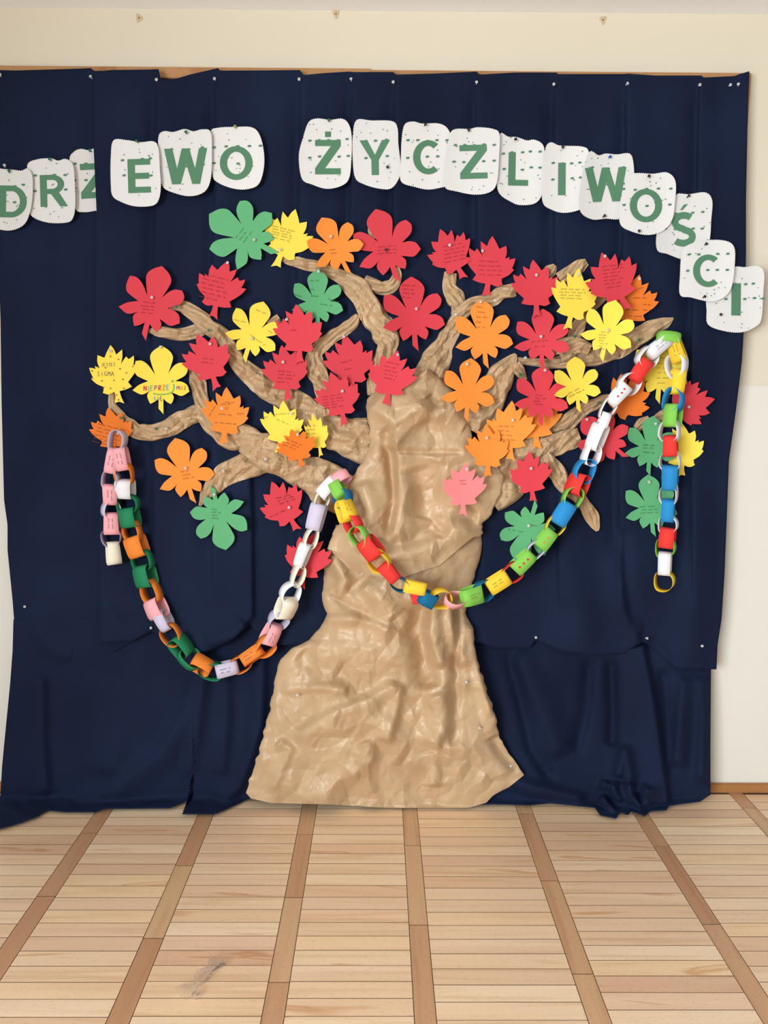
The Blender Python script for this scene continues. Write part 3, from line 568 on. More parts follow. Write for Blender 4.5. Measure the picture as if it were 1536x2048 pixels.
# rounded between the sharp corners
def soften(p, sharp):
    n = len(p); out = []
    for i in range(n):
        a, b, c, e = p[i-1], p[i], p[(i+1) % n], p[(i+2) % n]
        if i in sharp: a = 2*b-c
        if (i+1) % n in sharp: e = 2*c-b
        for t in (0, .33, .67): out.append(.5*((2*b)+(c-a)*t+(2*a-5*b+4*c-e)*t*t+(-a+3*b-3*c+e)*t**3))
    return np.array(out)
mps = soften(mp, {0, 2, 4, 6, 8, 9, 11, 13, 14, 16, 18, 20, 22, 23, 24, 26, 28, 29, 32, 34, 36, 38, 39, 41, 43, 45})
chs = soften(ch, {0, 4, 7, 10, 13, 16, 19, 21, 23, 24, 25, 27, 30, 33, 35, 39, 42})
mps = np.stack([(mps[:, 0]-628)/1170, (1345-mps[:, 1])/1170], 1); mps[:, 0] -= mps[:, 1]*.044    # base at the origin, tip at (0,1)
chs = np.stack([(chs[:, 0]-955)/630, (720-chs[:, 1])/630], 1)
LET = {'J': [[(.7, 0), (.7, .8), (.5, 1), (.2, .9)]], 'E': [[(.8, 0), (.1, 0), (.1, 1), (.8, 1)], [(.1, .5), (.65, .5)]], 'S': [[(.8, .12), (.4, 0), (.15, .25), (.5, .5), (.8, .75), (.5, 1), (.1, .9)]], 'T': [[(.05, 0), (.95, 0)], [(.5, 0), (.5, 1)]],
 'I': [[(.5, .15), (.5, 1)], [(.48, -.12), (.52, -.08)]], 'G': [[(.85, .15), (.45, 0), (.1, .45), (.4, 1), (.85, .85), (.85, .55), (.55, .55)]], 'M': [[(.05, 1), (.2, 0), (.5, .6), (.8, 0), (.95, 1)]], 'A': [[(.05, 1), (.5, 0), (.95, 1)], [(.22, .62), (.78, .62)]],
 'N': [[(.1, 1), (.1, 0), (.85, 1), (.85, 0)]], 'P': [[(.15, 1), (.15, 0), (.75, .1), (.75, .45), (.15, .55)]], 'R': [[(.15, 1), (.15, 0), (.75, .1), (.7, .45), (.15, .55), (.8, 1)]], 'Z': [[(.1, 0), (.85, 0), (.1, 1), (.85, 1)]], 'U': [[(.1, 0), (.12, .85), (.5, 1), (.8, .85), (.85, 0)]],
 'Ś': [[(.8, .12), (.4, 0), (.15, .25), (.5, .5), (.8, .75), (.5, 1), (.1, .9)], [(.45, -.15), (.7, -.35)]], 'Ę': [[(.8, 0), (.1, 0), (.1, 1), (.8, 1), (.6, 1.2), (.75, 1.3)], [(.1, .5), (.65, .5)]]}
def words(txt, x, y, w, h, lw, ang=0.0, gap=1.12):
    out = []; c, s = math.cos(ang), math.sin(ang)
    for i, chh in enumerate(txt):
        for st in LET.get(chh, []):
            q = np.array([((i*gap+a)*w, b*h) for a, b in st]); q = np.stack([x+q[:, 0]*c-q[:, 1]*s, y+q[:, 0]*s+q[:, 1]*c], 1); out.append(ribbon(resample(q, 1.5, False), lw))
    return out
def scrawl(rd, x, y, length, h, ang, lw=.75):
    """one line of joined-up handwriting too small to read"""
    out = []; c, s = math.cos(ang), math.sin(ang); t = 0
    while t < length:
        wl = min(rd.uniform(7, 17), length-t)
        if wl < 3: break
        n = max(4, int(wl/1.25)); pts = []
        for k in range(n): pts.append((t+k*wl/n+rd.uniform(-.3, .3), (-1 if k % 2 else 1)*h*.5*rd.uniform(.4, 1)*(1.6 if rd.random() < .15 else 1)))
        q = np.array(pts); out.append(ribbon(np.stack([x+q[:, 0]*c-q[:, 1]*s, y+q[:, 0]*s+q[:, 1]*c], 1), lw)); t += wl+rd.uniform(2, 4)
    return out
PINS = []; DEP = {}; OBJ = {}
GRP = dict(m='paper maple leaves', c='paper chestnut leaves')
INKOF = dict(red='darkred', orange='brown', deep_orange='brown', yellow='pencil', green='darkgreen', pink='darkred')
def leaf(kind, a, tip, col, pin, label, write=None, asp=1.0, mir=False, pincol='clear', bend=None, ink=None):
    a = np.array(a, float); v = np.array(tip, float)-a; L = np.hypot(*v); v /= L; r = np.array([-v[1], v[0]]); T = (mps if kind == 'm' else chs).copy()
    if mir: T = T[::-1]*[-1, 1]
    T = T*[asp, 1]; o = a+L*(T[:, :1]*r+T[:, 1:]*v); cen = o.mean(0)
    tv, _ = tri2(o, 7); base = rest_plane(tv, .0022); rd = random.Random(label)
    k1, k2, k3 = (rd.uniform(.001, .010), rd.uniform(-.001, .008), rd.uniform(.0, .006)) if bend is None else bend; ph = rd.uniform(0, 6)
    def dep(x, y):
        qx = (np.asarray(x)-cen[0]); qy = (np.asarray(y)-cen[1]); s_ = (qx*r[0]+qy*r[1])/L; t_ = (qx*v[0]+qy*v[1])/L
        return base(x, y)+k1*(s_/.6)**2+k2*np.clip(t_/.6, 0, 2)**2+k3*np.clip(-t_/.6, 0, 2)**2+.0012*np.sin(5*s_+4*t_+ph)
    DEP[label] = dep
    nm = 'maple_leaf' if kind == 'm' else 'chestnut_leaf'
    s = sheet(nm, o, dep, 7, PAPER[col]); tag(s, label, 'paper leaf', GRP[kind]); OBJ[label] = s
    if write is not None:
        pl = []
        for (fx, fy, ln, ang) in write:          # start in pixels, length, angle in degrees
            pl += scrawl(rd, fx, fy, ln, 3.0, math.radians(ang))
        if pl: flat('handwriting', pl, dep, .0011, INK[ink or INKOF[col]], s)
    if pin is not None: PINS.append((pin[0], pin[1], pincol, 'through the '+label))
    return s, dep
def lines(x, y, n, ln, ang=0, dy=7, jit=6): 
    rd = random.Random(int(x*7+y)); c, s = math.cos(math.radians(ang)), math.sin(math.radians(ang)); return [(x-s*dy*k+rd.uniform(-jit, jit)*.5, y+c*dy*k, ln*rd.uniform(.7, 1), ang) for k in range(n)]
m, c_ = 'm', 'c'
leaf(m, (561, 511), (591, 418), 'yellow', (560, 501), 'yellow maple leaf at the tree top between green and orange', lines(548, 452, 5, 52, 14, 5.5))
leaf(c_, (496, 475), (418, 428), 'green', (509, 480), 'green chestnut leaf at the very top of the tree', lines(474, 476, 3, 30, -52, 7))
leaf(c_, (302, 616), (324, 532), 'red', (305, 596), 'red chestnut leaf at the tip of the outermost upper twig', lines(284, 604, 4, 32, 6, 7))
leaf(m, (431, 612), (456, 521), 'red', (456, 528), 'red maple leaf hanging alone below the letter W', lines(410, 548, 6, 54, 14, 9), mir=True)
leaf(m, (234, 783), (221, 690), 'yellow', (221, 702), 'yellow maple leaf with tiny hearts and two pencilled capital words', None, mir=True)
leaf(c_, (322, 769), (323, 691), 'yellow', (323, 696), 'yellow chestnut leaf with colourful crayon lettering')
leaf(m, (427, 755), (394, 667), 'red', (420, 690), 'red maple leaf overlapping the yellow crayon-lettered leaf', lines(404, 716, 2, 34, 8, 8))
leaf(c_, (504, 672), (527, 603), 'yellow', (506, 678), 'yellow chestnut leaf between the twig and red maple leaves', [(512, 619, 26, 22), (468, 639, 26, 14), (536, 660, 14, 40), (500, 669, 38, 36)])
leaf(m, (228, 893), (216, 815), 'deep_orange', None, 'orange maple leaf behind the end of the paper chain', lines(194, 848, 6, 62, 14, 7), asp=1.05)
leaf(m, (449, 865), (453, 774), 'orange', (443, 816), 'orange maple leaf with scattered reddish notes on a side branch', [(449, 804, 26, 4), (442, 809, 26, -4), (438, 828, 26, 6), (474, 827, 20, 2), (429, 845, 50, 4), (418, 832, 26, -58)])
leaf(c_, (371, 951), (350, 876), 'orange', (372, 936), 'orange chestnut leaf alone under the curling branch', lines(362, 944, 3, 24, -10, 7))
leaf(c_, (436.5, 1026), (452, 1100), 'green', (431, 990), 'green chestnut leaf upside down on the low curling branch', lines(424, 1018, 4, 24, 6, 6))
leaf(c_, (635, 609), (635, 539), 'green', (639, 544), 'green chestnut leaf above the cluster of red maple leaves', [(621, 562, 18, -4), (621, 579, 12, 4), (589, 589, 16, 18), (622, 592, 18, 4), (656, 598, 22, 16), (640, 608, 26, 8)])
leaf(c_, (776, 502), (751, 418), 'red', (773, 502), 'red chestnut leaf at the top with a black pin', lines(754, 494, 3, 44, -4, 7), pincol='black')
leaf(c_, (674.5, 500), (643, 435), 'orange', (662, 476), 'orange chestnut leaf at the tree top beside a red one', lines(660, 500, 2, 18, -6, 7))
leaf(c_, (827, 638), (822, 553), 'red', (831, 619), 'red chestnut leaf alone between the two middle branches', lines(806, 570, 4, 34, 4, 8))
leaf(m, (575, 778), (563, 690), 'red', (566, 725), 'lower of two overlapping red maple leaves beside yellow chestnut', lines(555, 742, 4, 34, 4, 7))
leaf(m, (599, 702), (592, 608), 'red', (573, 640), 'red maple leaf just under the upright green chestnut leaf', lines(580, 660, 1, 20, 4, 7))
leaf(m, (704, 764), (689, 668), 'red', (689, 674), 'red maple leaf over the short hooked branch', [(681, 726, 26, -14), (688, 740, 16, -14)])
leaf(m, (775.6, 787.6), (795.5, 701), 'red', (793.5, 709), 'red maple leaf where the middle branch meets the trunk', lines(772, 724, 5, 32, 12, 8), mir=True, asp=1.06)
leaf(m, (685, 828), (661, 744), 'red', (684, 782), 'red maple leaf lowest in the cluster above the trunk', lines(644, 794, 5, 46, -8, 6))
leaf(m, (561, 884), (567, 801), 'yellow', (584, 828), 'yellow maple leaf behind an orange one on the low branch', [(545, 830, 34, -6), (553, 838, 26, 24), (524, 836, 14, -10)])
leaf(m, (639, 895), (624, 826), 'yellow', None, 'narrow yellow maple leaf turned edgewise by the low branch', lines(612, 852, 3, 22, -3, 8), asp=.66, bend=(.03, .01, 0))
leaf(m, (600, 918), (582, 858), 'deep_orange', (597, 870), 'orange maple leaf bowed outwards over two yellow leaves', lines(570, 878, 3, 34, 22, 6), asp=1.22)
leaf(m, (583, 1041), (543, 963), 'red', (579, 1014), 'red maple leaf with black notes under the low branch', [(552, 997, 32, -14), (555, 1002, 34, -16), (558, 1008, 38, -18), (540, 1034, 34, -24)], mir=True, ink='black')
leaf(m, (606, 1152.6), (629.6, 1065), 'red', (629, 1086), 'red maple leaf behind the chain, touching the trunk edge', mir=True)
leaf(m, (976, 568), (985, 472), 'red', (963, 502), 'upright red maple leaf beside its tilted twin', lines(958, 522, 4, 50, 2, 9), mir=False)
leaf(m, (917, 537), (880, 458), 'red', (900, 493), 'red maple leaf tilted over at the upper branch end', lines(884, 494, 5, 54, -12, 8), mir=True)
leaf(c_, (1084, 685.5), (1086, 617.5), 'red', (1081, 673), 'red chestnut leaf with a short note, over the long branch', [(1063, 684, 34, -6), (1070, 694, 22, -4)], asp=1.12)
leaf(m, (1073, 610), (1066, 519), 'red', (1072, 550), 'plain red maple leaf beside the torn twig top')
leaf(m, (1141, 633.6), (1157.5, 535.5), 'yellow', (1156, 551), 'yellow maple leaf between two red maple leaves', lines(1120, 578, 4, 56, 2, 6), asp=.9)
leaf(m, (1259, 640), (1279, 549), 'deep_orange', (1278, 558), 'orange maple leaf with black notes beside the outermost branch', [(1278, 577, 12, -10), (1266, 596, 28, 0), (1286, 609, 22, 4), (1252, 620, 26, 0), (1286, 620, 22, 2), (1256, 632, 36, 2)], mir=True, ink='black')
leaf(m, (1243, 596), (1203, 505), 'red', (1209, 515), 'red maple leaf highest on the far branches, scrawled all over', lines(1206, 534, 7, 48, -8, 7), mir=True, asp=1.05)
leaf(c_, (1214, 670), (1231, 600), 'yellow', (1213, 660), 'yellow chestnut leaf with a narrow column of notes', lines(1199, 664, 7, 20, 4, 5.6))
leaf(c_, (967.6, 678), (962, 599), 'orange', (962, 606), 'upper of two stacked orange chestnut leaves', lines(954, 614, 5, 24, 4, 10))
leaf(c_, (936, 789), (942, 716), 'orange', (935, 730), 'lower of two stacked orange chestnut leaves, on the trunk')
leaf(m, (1072, 874), (1070, 786), 'orange', None, 'orange maple leaf mostly hidden behind a red chestnut leaf', mir=True, asp=1.15)
leaf(m, (1020, 896), (1024, 801), 'orange', (1026, 840), 'orange maple leaf between two other orange maple leaves', lines(998, 852, 4, 32, 2, 9), mir=True)
leaf(m, (976, 932), (972, 848), 'orange', (973, 876), 'orange maple leaf on the trunk above the pink leaf')
leaf(c_, (1082.6, 801), (1086, 732), 'red', (1088, 742), 'red chestnut leaf above the orange maple leaves', lines(1070, 790, 4, 26, 4, 6), asp=1.08)
leaf(c_, (1154, 777), (1150, 713), 'yellow', None, 'yellow chestnut leaf with a slanted black note', [(1136, 788, 26, -26), (1138, 794, 34, -26)], ink='black')
leaf(m, (926, 1009), (932.6, 925), 'pink', (932.6, 939), 'pink maple leaf in the middle of the trunk', [(919, 962, 16, -6), (922, 968, 12, 0)], mir=True)
leaf(m, (1064, 982.6), (1059, 902), 'red', (1061.5, 938), 'red maple leaf above the upside-down green leaf', mir=True)
leaf(c_, (1057, 1054), (1034, 1124), 'green', (1057, 1052), 'green chestnut leaf upside down behind the chain', [(1064, 1050, 16, 10), (1046, 1064, 32, -170)])
leaf(c_, (1320, 750), (1328, 674), 'yellow', None, 'yellow chestnut leaf behind the top of the chain', lines(1316, 716, 6, 26, 0, 10), asp=1.02)
leaf(m, (1230, 822), (1291, 756), 'deep_orange', None, 'orange maple leaf turned sideways behind the chain', mir=False)
leaf(c_, (1215, 883), (1163, 838), 'red', (1171.5, 838), 'red chestnut leaf behind the white chain links', mir=False)
leaf(m, (1346, 814), (1430, 798), 'red', (1375, 815), 'red maple leaf pointing sideways on the outermost twig', mir=False)
leaf(m, (1364, 931), (1364, 846), 'yellow', None, 'yellow maple leaf behind the hanging chain end', asp=1.0)
leaf(c_, (1302, 1020), (1296, 949), 'green', (1297, 965), 'lower of two green chestnut leaves beside the hanging chain', lines(1281, 1014, 3, 44, -2, 6))
leaf(c_, (1300, 900), (1306, 832), 'green', (1309, 847), 'upper of two green chestnut leaves beside the hanging chain', [(1286, 890, 24, 2), (1286, 896, 22, 0), (1286, 904, 24, 4)], ink='black')

# crayon lettering and pencilled words
def print_on(lab, jobs):
    for nm, ink, pl in jobs: flat(nm, pl, DEP[lab], .0012, INK[ink], OBJ[lab])
lab = 'yellow chestnut leaf with colourful crayon lettering'
x = 287.0; jobs = []
for chh, ink in zip('NIEPRZE', ('red', 'skyblue', 'leafgreen', 'violet', 'red', 'orange', 'skyblue')):
    w_ = 3.5 if chh == 'I' else 6.6; jobs.append(('crayon_lettering', ink, words(chh, x, 771.5-(x-287)*.03, w_, 10, 1.7))); x += w_+1.5
jobs.append(('crayon_lettering', 'leafgreen', [ribbon(resample(catmull([(347, 768), (348, 776), (344, 784), (334, 788), (318, 789), (306, 787)], 5, False), 1.5, False), 2.6), ell(345, 762.5, 2.6, 2.6)]))
for k, (chh, ink) in enumerate(zip('MUJ', ('violet', 'orange', 'red'))): jobs.append(('crayon_lettering', ink, words(chh, 353+k*6.6, 771.5, 5.6, 8, 1.4)))
for k, (chh, ink) in enumerate(zip('SIĘ', ('skyblue', 'leafgreen', 'violet'))): jobs.append(('crayon_lettering', ink, words(chh, 307+k*6.3, 793, 5, 7.5, 1.5)))
print_on(lab, jobs)
lab = 'yellow maple leaf with tiny hearts and two pencilled capital words'
hearts = []; dots = []
for k, (hx, hy) in enumerate([(219, 702), (221, 713), (237, 719), (197, 735), (211, 736), (240, 738), (266, 733), (184, 742), (253, 746), (246, 759), (228, 761), (204, 762), (184, 757), (207, 775), (221, 777), (248, 777), (233, 790), (237, 800)]):
    (hearts if k % 2 == 0 else dots).append((np.array([(hx-2.0, hy-1.0), (hx-1, hy-1.9), (hx, hy-1), (hx+1, hy-1.9), (hx+2.0, hy-1.0), (hx, hy+1.8)]), [(0, 1, 2, 5), (2, 3, 4, 5)]))
print_on(lab, [('pencil_words', 'pencil', words('JESTEŚ', 202, 726, 4.4, 6.5, .8)+words('SIGMA', 194, 743, 6.2, 9, .9))]+[('heart', 'red', [h]) for h in hearts]+[('heart', 'brown', [h]) for h in dots])

# ------------------------------------------------------------------ rest of the heading
letter_sheet('O', c1, [(1198, 182), (1240, 158), (1340, 153), (1430, 155), (1475, 195), (1500, 290), (1500, 390), (1470, 480), (1400, 508), (1320, 502), (1240, 470), (1210, 430), (1203, 300)], (1250, 262, 1437, 455), 'white sheet with a green O ending the first word')
letter_sheet('W', c1, [(900, 220), (930, 178), (985, 182), (1050, 165), (1100, 178), (1150, 167), (1198, 182), (1205, 300), (1200, 440), (1165, 520), (1080, 547), (980, 525), (925, 490), (912, 400)], (935, 275, 1180, 478), 'white sheet with a green W in the first word', -.02)
letter_sheet('E', c1, [(645, 230), (720, 228), (800, 240), (870, 235), (900, 270), (910, 400), (915, 480), (905, 560), (870, 600), (770, 605), (690, 580), (640, 545), (630, 470), (630, 330)], (727, 335, 856, 528), 'white sheet printed with a green letter E', -.03)
letter_sheet('Ż', c2, [(78, 160), (110, 72), (160, 50), (235, 58), (310, 52), (350, 90), (365, 170), (362, 300), (350, 400), (310, 445), (220, 466), (130, 440), (70, 405), (52, 270)], (148, 177, 300, 380), 'white sheet with a dotted green Z starting the second word')
letter_sheet('Y', c2, [(372, 140), (395, 58), (480, 62), (600, 65), (635, 105), (640, 200), (655, 330), (645, 400), (600, 462), (530, 465), (440, 440), (385, 400), (370, 280)], (412, 178, 592, 384), 'white sheet printed with a green letter Y', -.02)
letter_sheet('C', c2, [(660, 170), (678, 85), (730, 68), (780, 80), (880, 80), (935, 115), (960, 200), (970, 330), (960, 450), (910, 455), (820, 470), (740, 455), (655, 420), (655, 300)], (727, 178, 888, 380), 'white sheet with a green C between Y and Z')
letter_sheet('L', c2, [(1238, 145), (1290, 158), (1340, 160), (1400, 180), (1440, 175), (1490, 200), (1505, 260), (1500, 400), (1490, 495), (1450, 550), (1370, 562), (1310, 545), (1230, 480), (1225, 330)], (1290, 250, 1408, 447), 'white sheet printed with a green letter L', .02)
letter_sheet('Z', c2, [(945, 140), (980, 112), (1060, 112), (1110, 102), (1200, 112), (1238, 145), (1235, 280), (1222, 430), (1180, 485), (1090, 500), (980, 480), (915, 455), (910, 350), (930, 230)], (1003, 206, 1165, 406), 'white sheet with a plain green Z fully showing, before L', -.03)
letter_sheet('I', c3, [(305, 105), (335, 68), (380, 85), (440, 88), (510, 92), (545, 120), (545, 250), (520, 400), (495, 440), (410, 458), (340, 440), (290, 395), (290, 240)], (376, 181, 418, 360), 'white sheet with a green I between L and W', .01)
letter_sheet('W', c3, [(545, 125), (600, 140), (640, 130), (700, 135), (770, 130), (792, 180), (795, 300), (770, 430), (720, 490), (640, 490), (560, 493), (495, 440), (500, 300)], (527, 207, 757, 396), 'white sheet with a green W in the second word', -.03)
letter_sheet('Ś', c3, [(1030, 355), (1100, 355), (1190, 345), (1228, 390), (1222, 500), (1215, 600), (1190, 690), (1100, 715), (1050, 712), (980, 685), (925, 665), (920, 580), (950, 480), (1000, 420)], (1000, 457, 1138, 640), 'white sheet printed with a green accented letter S')
letter_sheet('O', c3, [(765, 250), (820, 238), (900, 242), (980, 235), (1025, 285), (1022, 400), (1005, 500), (950, 560), (870, 580), (780, 560), (720, 520), (718, 420), (740, 320)], (772, 325, 952, 510), 'white sheet with a green O overlapping the accented S')
letter_sheet('I', c3, [(1345, 760), (1410, 758), (1480, 752), (1515, 790), (1510, 900), (1500, 1040), (1470, 1085), (1390, 1118), (1290, 1110), (1205, 1075), (1197, 1000), (1200, 920), (1270, 880), (1320, 840)], (1334, 847, 1386, 1025), 'white sheet with the final green I reaching past the drape', .01)
letter_sheet('C', c3, [(1085, 640), (1185, 610), (1300, 612), (1350, 650), (1352, 750), (1340, 850), (1310, 910), (1250, 945), (1190, 945), (1110, 925), (1050, 910), (1050, 800), (1058, 690)], (1122, 688, 1272, 868), 'white sheet with a green C before the final I')
for px, py, col, what in ((18.6, 345, 'green', 'letter D'), (102, 321, 'green', 'letter R'), (183, 303, 'green', 'letter Z half hidden by the drape'), (276, 285, 'green', 'letter E'), (372.7, 267.5, 'green', 'letter W of the first word'), (470.5, 256, 'olive', 'letter O of the first word'), (658, 243, 'green', 'dotted letter Z'), (775, 335, 'black', 'letter Y'),
    (849, 251, 'black', 'letter C between Y and Z'), (938, 263, 'black', 'letter Z before the L'), (1029, 279.5, 'black', 'letter L'), (1125.5, 297, 'black', 'letter I between L and W'), (1217, 315, 'blue', 'letter W of the second word'), (1206, 434, 'black', 'lower edge of the second W'), (1295.6, 353, 'black', 'top of the O beside the accented S'), (1278, 464, 'black', 'lower edge of the O beside the accented S'),
    (1374, 394.6, 'black', 'accented letter S'), (1409.6, 490, 'black', 'top of the last letter C'), (1406, 595, 'black', 'lower edge of the last letter C'), (1440, 630, 'black', 'final letter I')):
    PINS.append((px, py, col, 'in the sheet with the '+what if 'letter' in what and 'edge' not in what and 'top' not in what else 'at the '+what))

# ------------------------------------------------------------------ paper chains
def link_strip(parent, px, py, d, axis, w, ln, kind, col, rl):
    """one closed paper strip; kind R is seen through its hole, F from its flat face"""
    c = P(px, py, d); ax = np.array(axis, float); n = (CAM-c)/np.linalg.norm(CAM-c); n -= ax*(n@ax); n /= np.linalg.norm(n); s = np.cross(ax, n)
    sc = (DIST-d)/2.72*PXM*1.02
    a = ln*sc/2
    if kind == 'R': b = w*sc/2; bw = 21*sc; rl = math.copysign(15 if abs(rl) <= 10 else abs(rl)+11, rl); r = math.radians(rl)
    else: b = 15*sc; bw = w*sc; r = math.radians(90+rl)
    bd = math.cos(r)*n+math.sin(r)*s; ot = -math.sin(r)*n+math.cos(r)*s
    q = 40; t = np.linspace(0, 2*np.pi, q, endpoint=False); e = 2/2.3 if kind == 'R' else 2/3.4
    x = a*np.sign(np.cos(t))*np.abs(np.cos(t))**e; y = b*np.sign(np.sin(t))*np.abs(np.sin(t))**e
    rd = random.Random(px*3+py); y = y+b*(.10 if kind == 'R' else 0)*np.sin(2*t+rd.uniform(0, 6)); skew = rd.uniform(-.12, .12)
    vv = []; th = .0005
    for off in (0, th):
        for k in (-.5, 0, .5):
            f = 1-off/max(b, .004); vv += [c+ax*(x[i]*f)+ot*(y[i]*f)+bd*(bw*k+skew*x[i]*k) for i in range(q)]
    ff = []
    for L_ in range(2):
        for k in range(2):
            o0 = (L_*3+k)*q
            for i in range(q):
                j = (i+1) % q; fc = (o0+i, o0+j, o0+q+j, o0+q+i); ff.append(fc if L_ else fc[::-1])
    for i in range(q):
        j = (i+1) % q; ff.append((i, j, 3*q+j, 3*q+i)); ff.append((2*q+j, 2*q+i, 5*q+i, 5*q+j))
    o = keep(link('paper_link', vv, ff, PAPER[col], None, False), parent)
    o.data.polygons.foreach_set('use_smooth', [True]*len(o.data.polygons)); o.data.update()
    o['label'] = COLN.get(col, col)+' paper strip link'
    return o, c, (-ot if -ot@n > 0 else ot), b, (bd if bd@s > 0 else -bd), ax, sc
COLN = dict(light_pink='pale pink', dark_green='dark green', poppy='bright red', gold='yellow', tangerine='orange', lime='light green', teal='dark blue')
def chain(parent, seq, skip=0, ends=None):
    n = len(seq); surf = [db_near(x, y, 22)+.030 for x, y, *_ in seq]; sm = [max(surf[max(0, i-1):i+2])*.5+sum(surf[max(0, i-2):i+3])/len(surf[max(0, i-2):i+3])*.5 for i in range(n)]
    res = []
    for i, it in enumerate(seq):
        x, y, ln, w, k, col = it[:6]; rl = it[6] if len(it) > 6 else (random.choice((-1, 1))*random.uniform(18, 30) if k == 'R' else random.choice((-1, 1))*random.uniform(4, 22))
        i0, i1 = max(i-1, 0), min(i+1, n-1); p0 = P(seq[i0][0], seq[i0][1], sm[i0]); p1 = P(seq[i1][0], seq[i1][1], sm[i1]); ax = p1-p0
        if len(it) > 7: ax = P(x+it[7][0], y+it[7][1], sm[i])-P(x, y, sm[i])
        ax = ax/np.linalg.norm(ax)
        if i >= skip: res.append(link_strip(parent, x, y, sm[i], ax, w, ln+5, k, col, rl))
        else: res.append(None)
    return res
def doodle(info, ink, shapes, nm='doodle'):
    o, c, n, b, s, ax, sc = info; vv = []; ff = []
    for p, f in shapes:
        k = len(vv); vv += [c+n*(b+.0016)+ax*(q[0]*sc)+s*(q[1]*sc) for q in p]; ff += [tuple(i+k for i in g) for g in f]
    me = link(nm, vv, ff, INK[ink]); me.parent = o
    return me
def heart(x, y, r=2.6): return (np.array([(x-1.0*r*.6, y-r), (x-r, y), (x-.6*r, y+.9*r), (x, y+.5*r), (x+.6*r, y+.9*r), (x+r, y), (x, y-r)])), [(0, 1, 2, 3), (3, 4, 5, 6), (0, 3, 6)]
R_, F_ = 'R', 'F'
ch1 = empty('paper_chain', tuple(P(236, 866, .14))); tag(ch1, 'paper chain in orange, dark green, pink and lilac with long white end', 'paper chain', 'paper chains on the tree')
sA = [(234, 884, 40, 30, R_, 'lilac', 20), (226, 922, 44, 22, F_, 'light_pink', 12), (221, 958, 34, 30, R_, 'lilac', 14), (221.5, 989, 35, 26, F_, 'light_pink', 6), (221.5, 1018, 30, 32, R_, 'lilac', -12), (224, 1047, 38, 27, F_, 'light_pink', 8), (223.5, 1076, 32, 36, R_, 'lilac', 10), (226.5, 1106, 40, 24, F_, 'cream', -8)]
sB = [(236, 884, 40, 30, R_, 'lilac'), (244, 918, 40, 24, F_, 'light_pink', 16), (250, 949, 37, 34, R_, 'tangerine', 14), (251, 978, 33, 30, F_, 'white', 24), (255, 1009, 34, 42, R_, 'dark_green', 20), (260, 1035, 34, 31, F_, 'dark_green', 28), (266, 1063, 38, 33, R_, 'tangerine', 22), (274, 1093, 38, 34, F_, 'tangerine', 30), (287, 1121, 36, 40, R_, 'dark_green', 24), (291, 1152, 40, 34, F_, 'dark_green', 42),
      (302.6, 1183, 44, 36, R_, 'tangerine', 30), (313, 1216, 36, 32, F_, 'light_pink', 40), (328, 1241, 38, 36, R_, 'lilac', -52), (343.5, 1270, 42, 36, R_, 'tangerine', 20), (362, 1293.5, 40, 30, F_, 'dark_green', -38), (379, 1317, 42, 38, R_, 'dark_green', -18), (403, 1330, 38, 28, F_, 'tangerine', -26), (421, 1341, 44, 34, R_, 'dark_green', 16), (454, 1337, 40, 27, F_, 'lilac', 10),
      (483, 1326, 44, 32, R_, 'tangerine', 8), (504, 1310, 42, 25, F_, 'tangerine', -8), (530, 1293, 40, 36, R_, 'tangerine', 20), (542, 1267.5, 42, 27, F_, 'light_pink', 24), (556, 1242, 40, 38, R_, 'lilac', 22), (571, 1216, 42, 32, F_, 'cream', 34), (582, 1185, 38, 38, R_, 'white', 24), (595.6, 1150, 42, 22, R_, 'cream', 20), (606, 1110.5, 44, 21, F_, 'white', -16), (622.6, 1075, 38, 23, R_, 'cream', 14), (633, 1034, 48, 29, F_, 'lilac', -12),
      (641, 1002.6, 34, 26, R_, 'cream', 10), (657, 976, 40, 25, F_, 'white', -14), (681, 958, 34, 30, R_, 'light_pink', 58)]
rA = chain(ch1, sA); rB = chain(ch1, sB, skip=1)
rd = random.Random(3)
for it in (rA[1], rB[1], rA[3], rA[5], rB[18], rB[22], rB[20]): doodle(it, 'grey', scrawl(rd, -12, -3, 22, 3, 0, .8)+scrawl(rd, -12, 4, 20, 3, 0, .8), 'handwriting')
ch2 = empty('paper_chain', tuple(P(690, 962, .2))); tag(ch2, 'multicoloured paper chain with blue, red, yellow, green and white links', 'paper chain', 'paper chains on the tree')
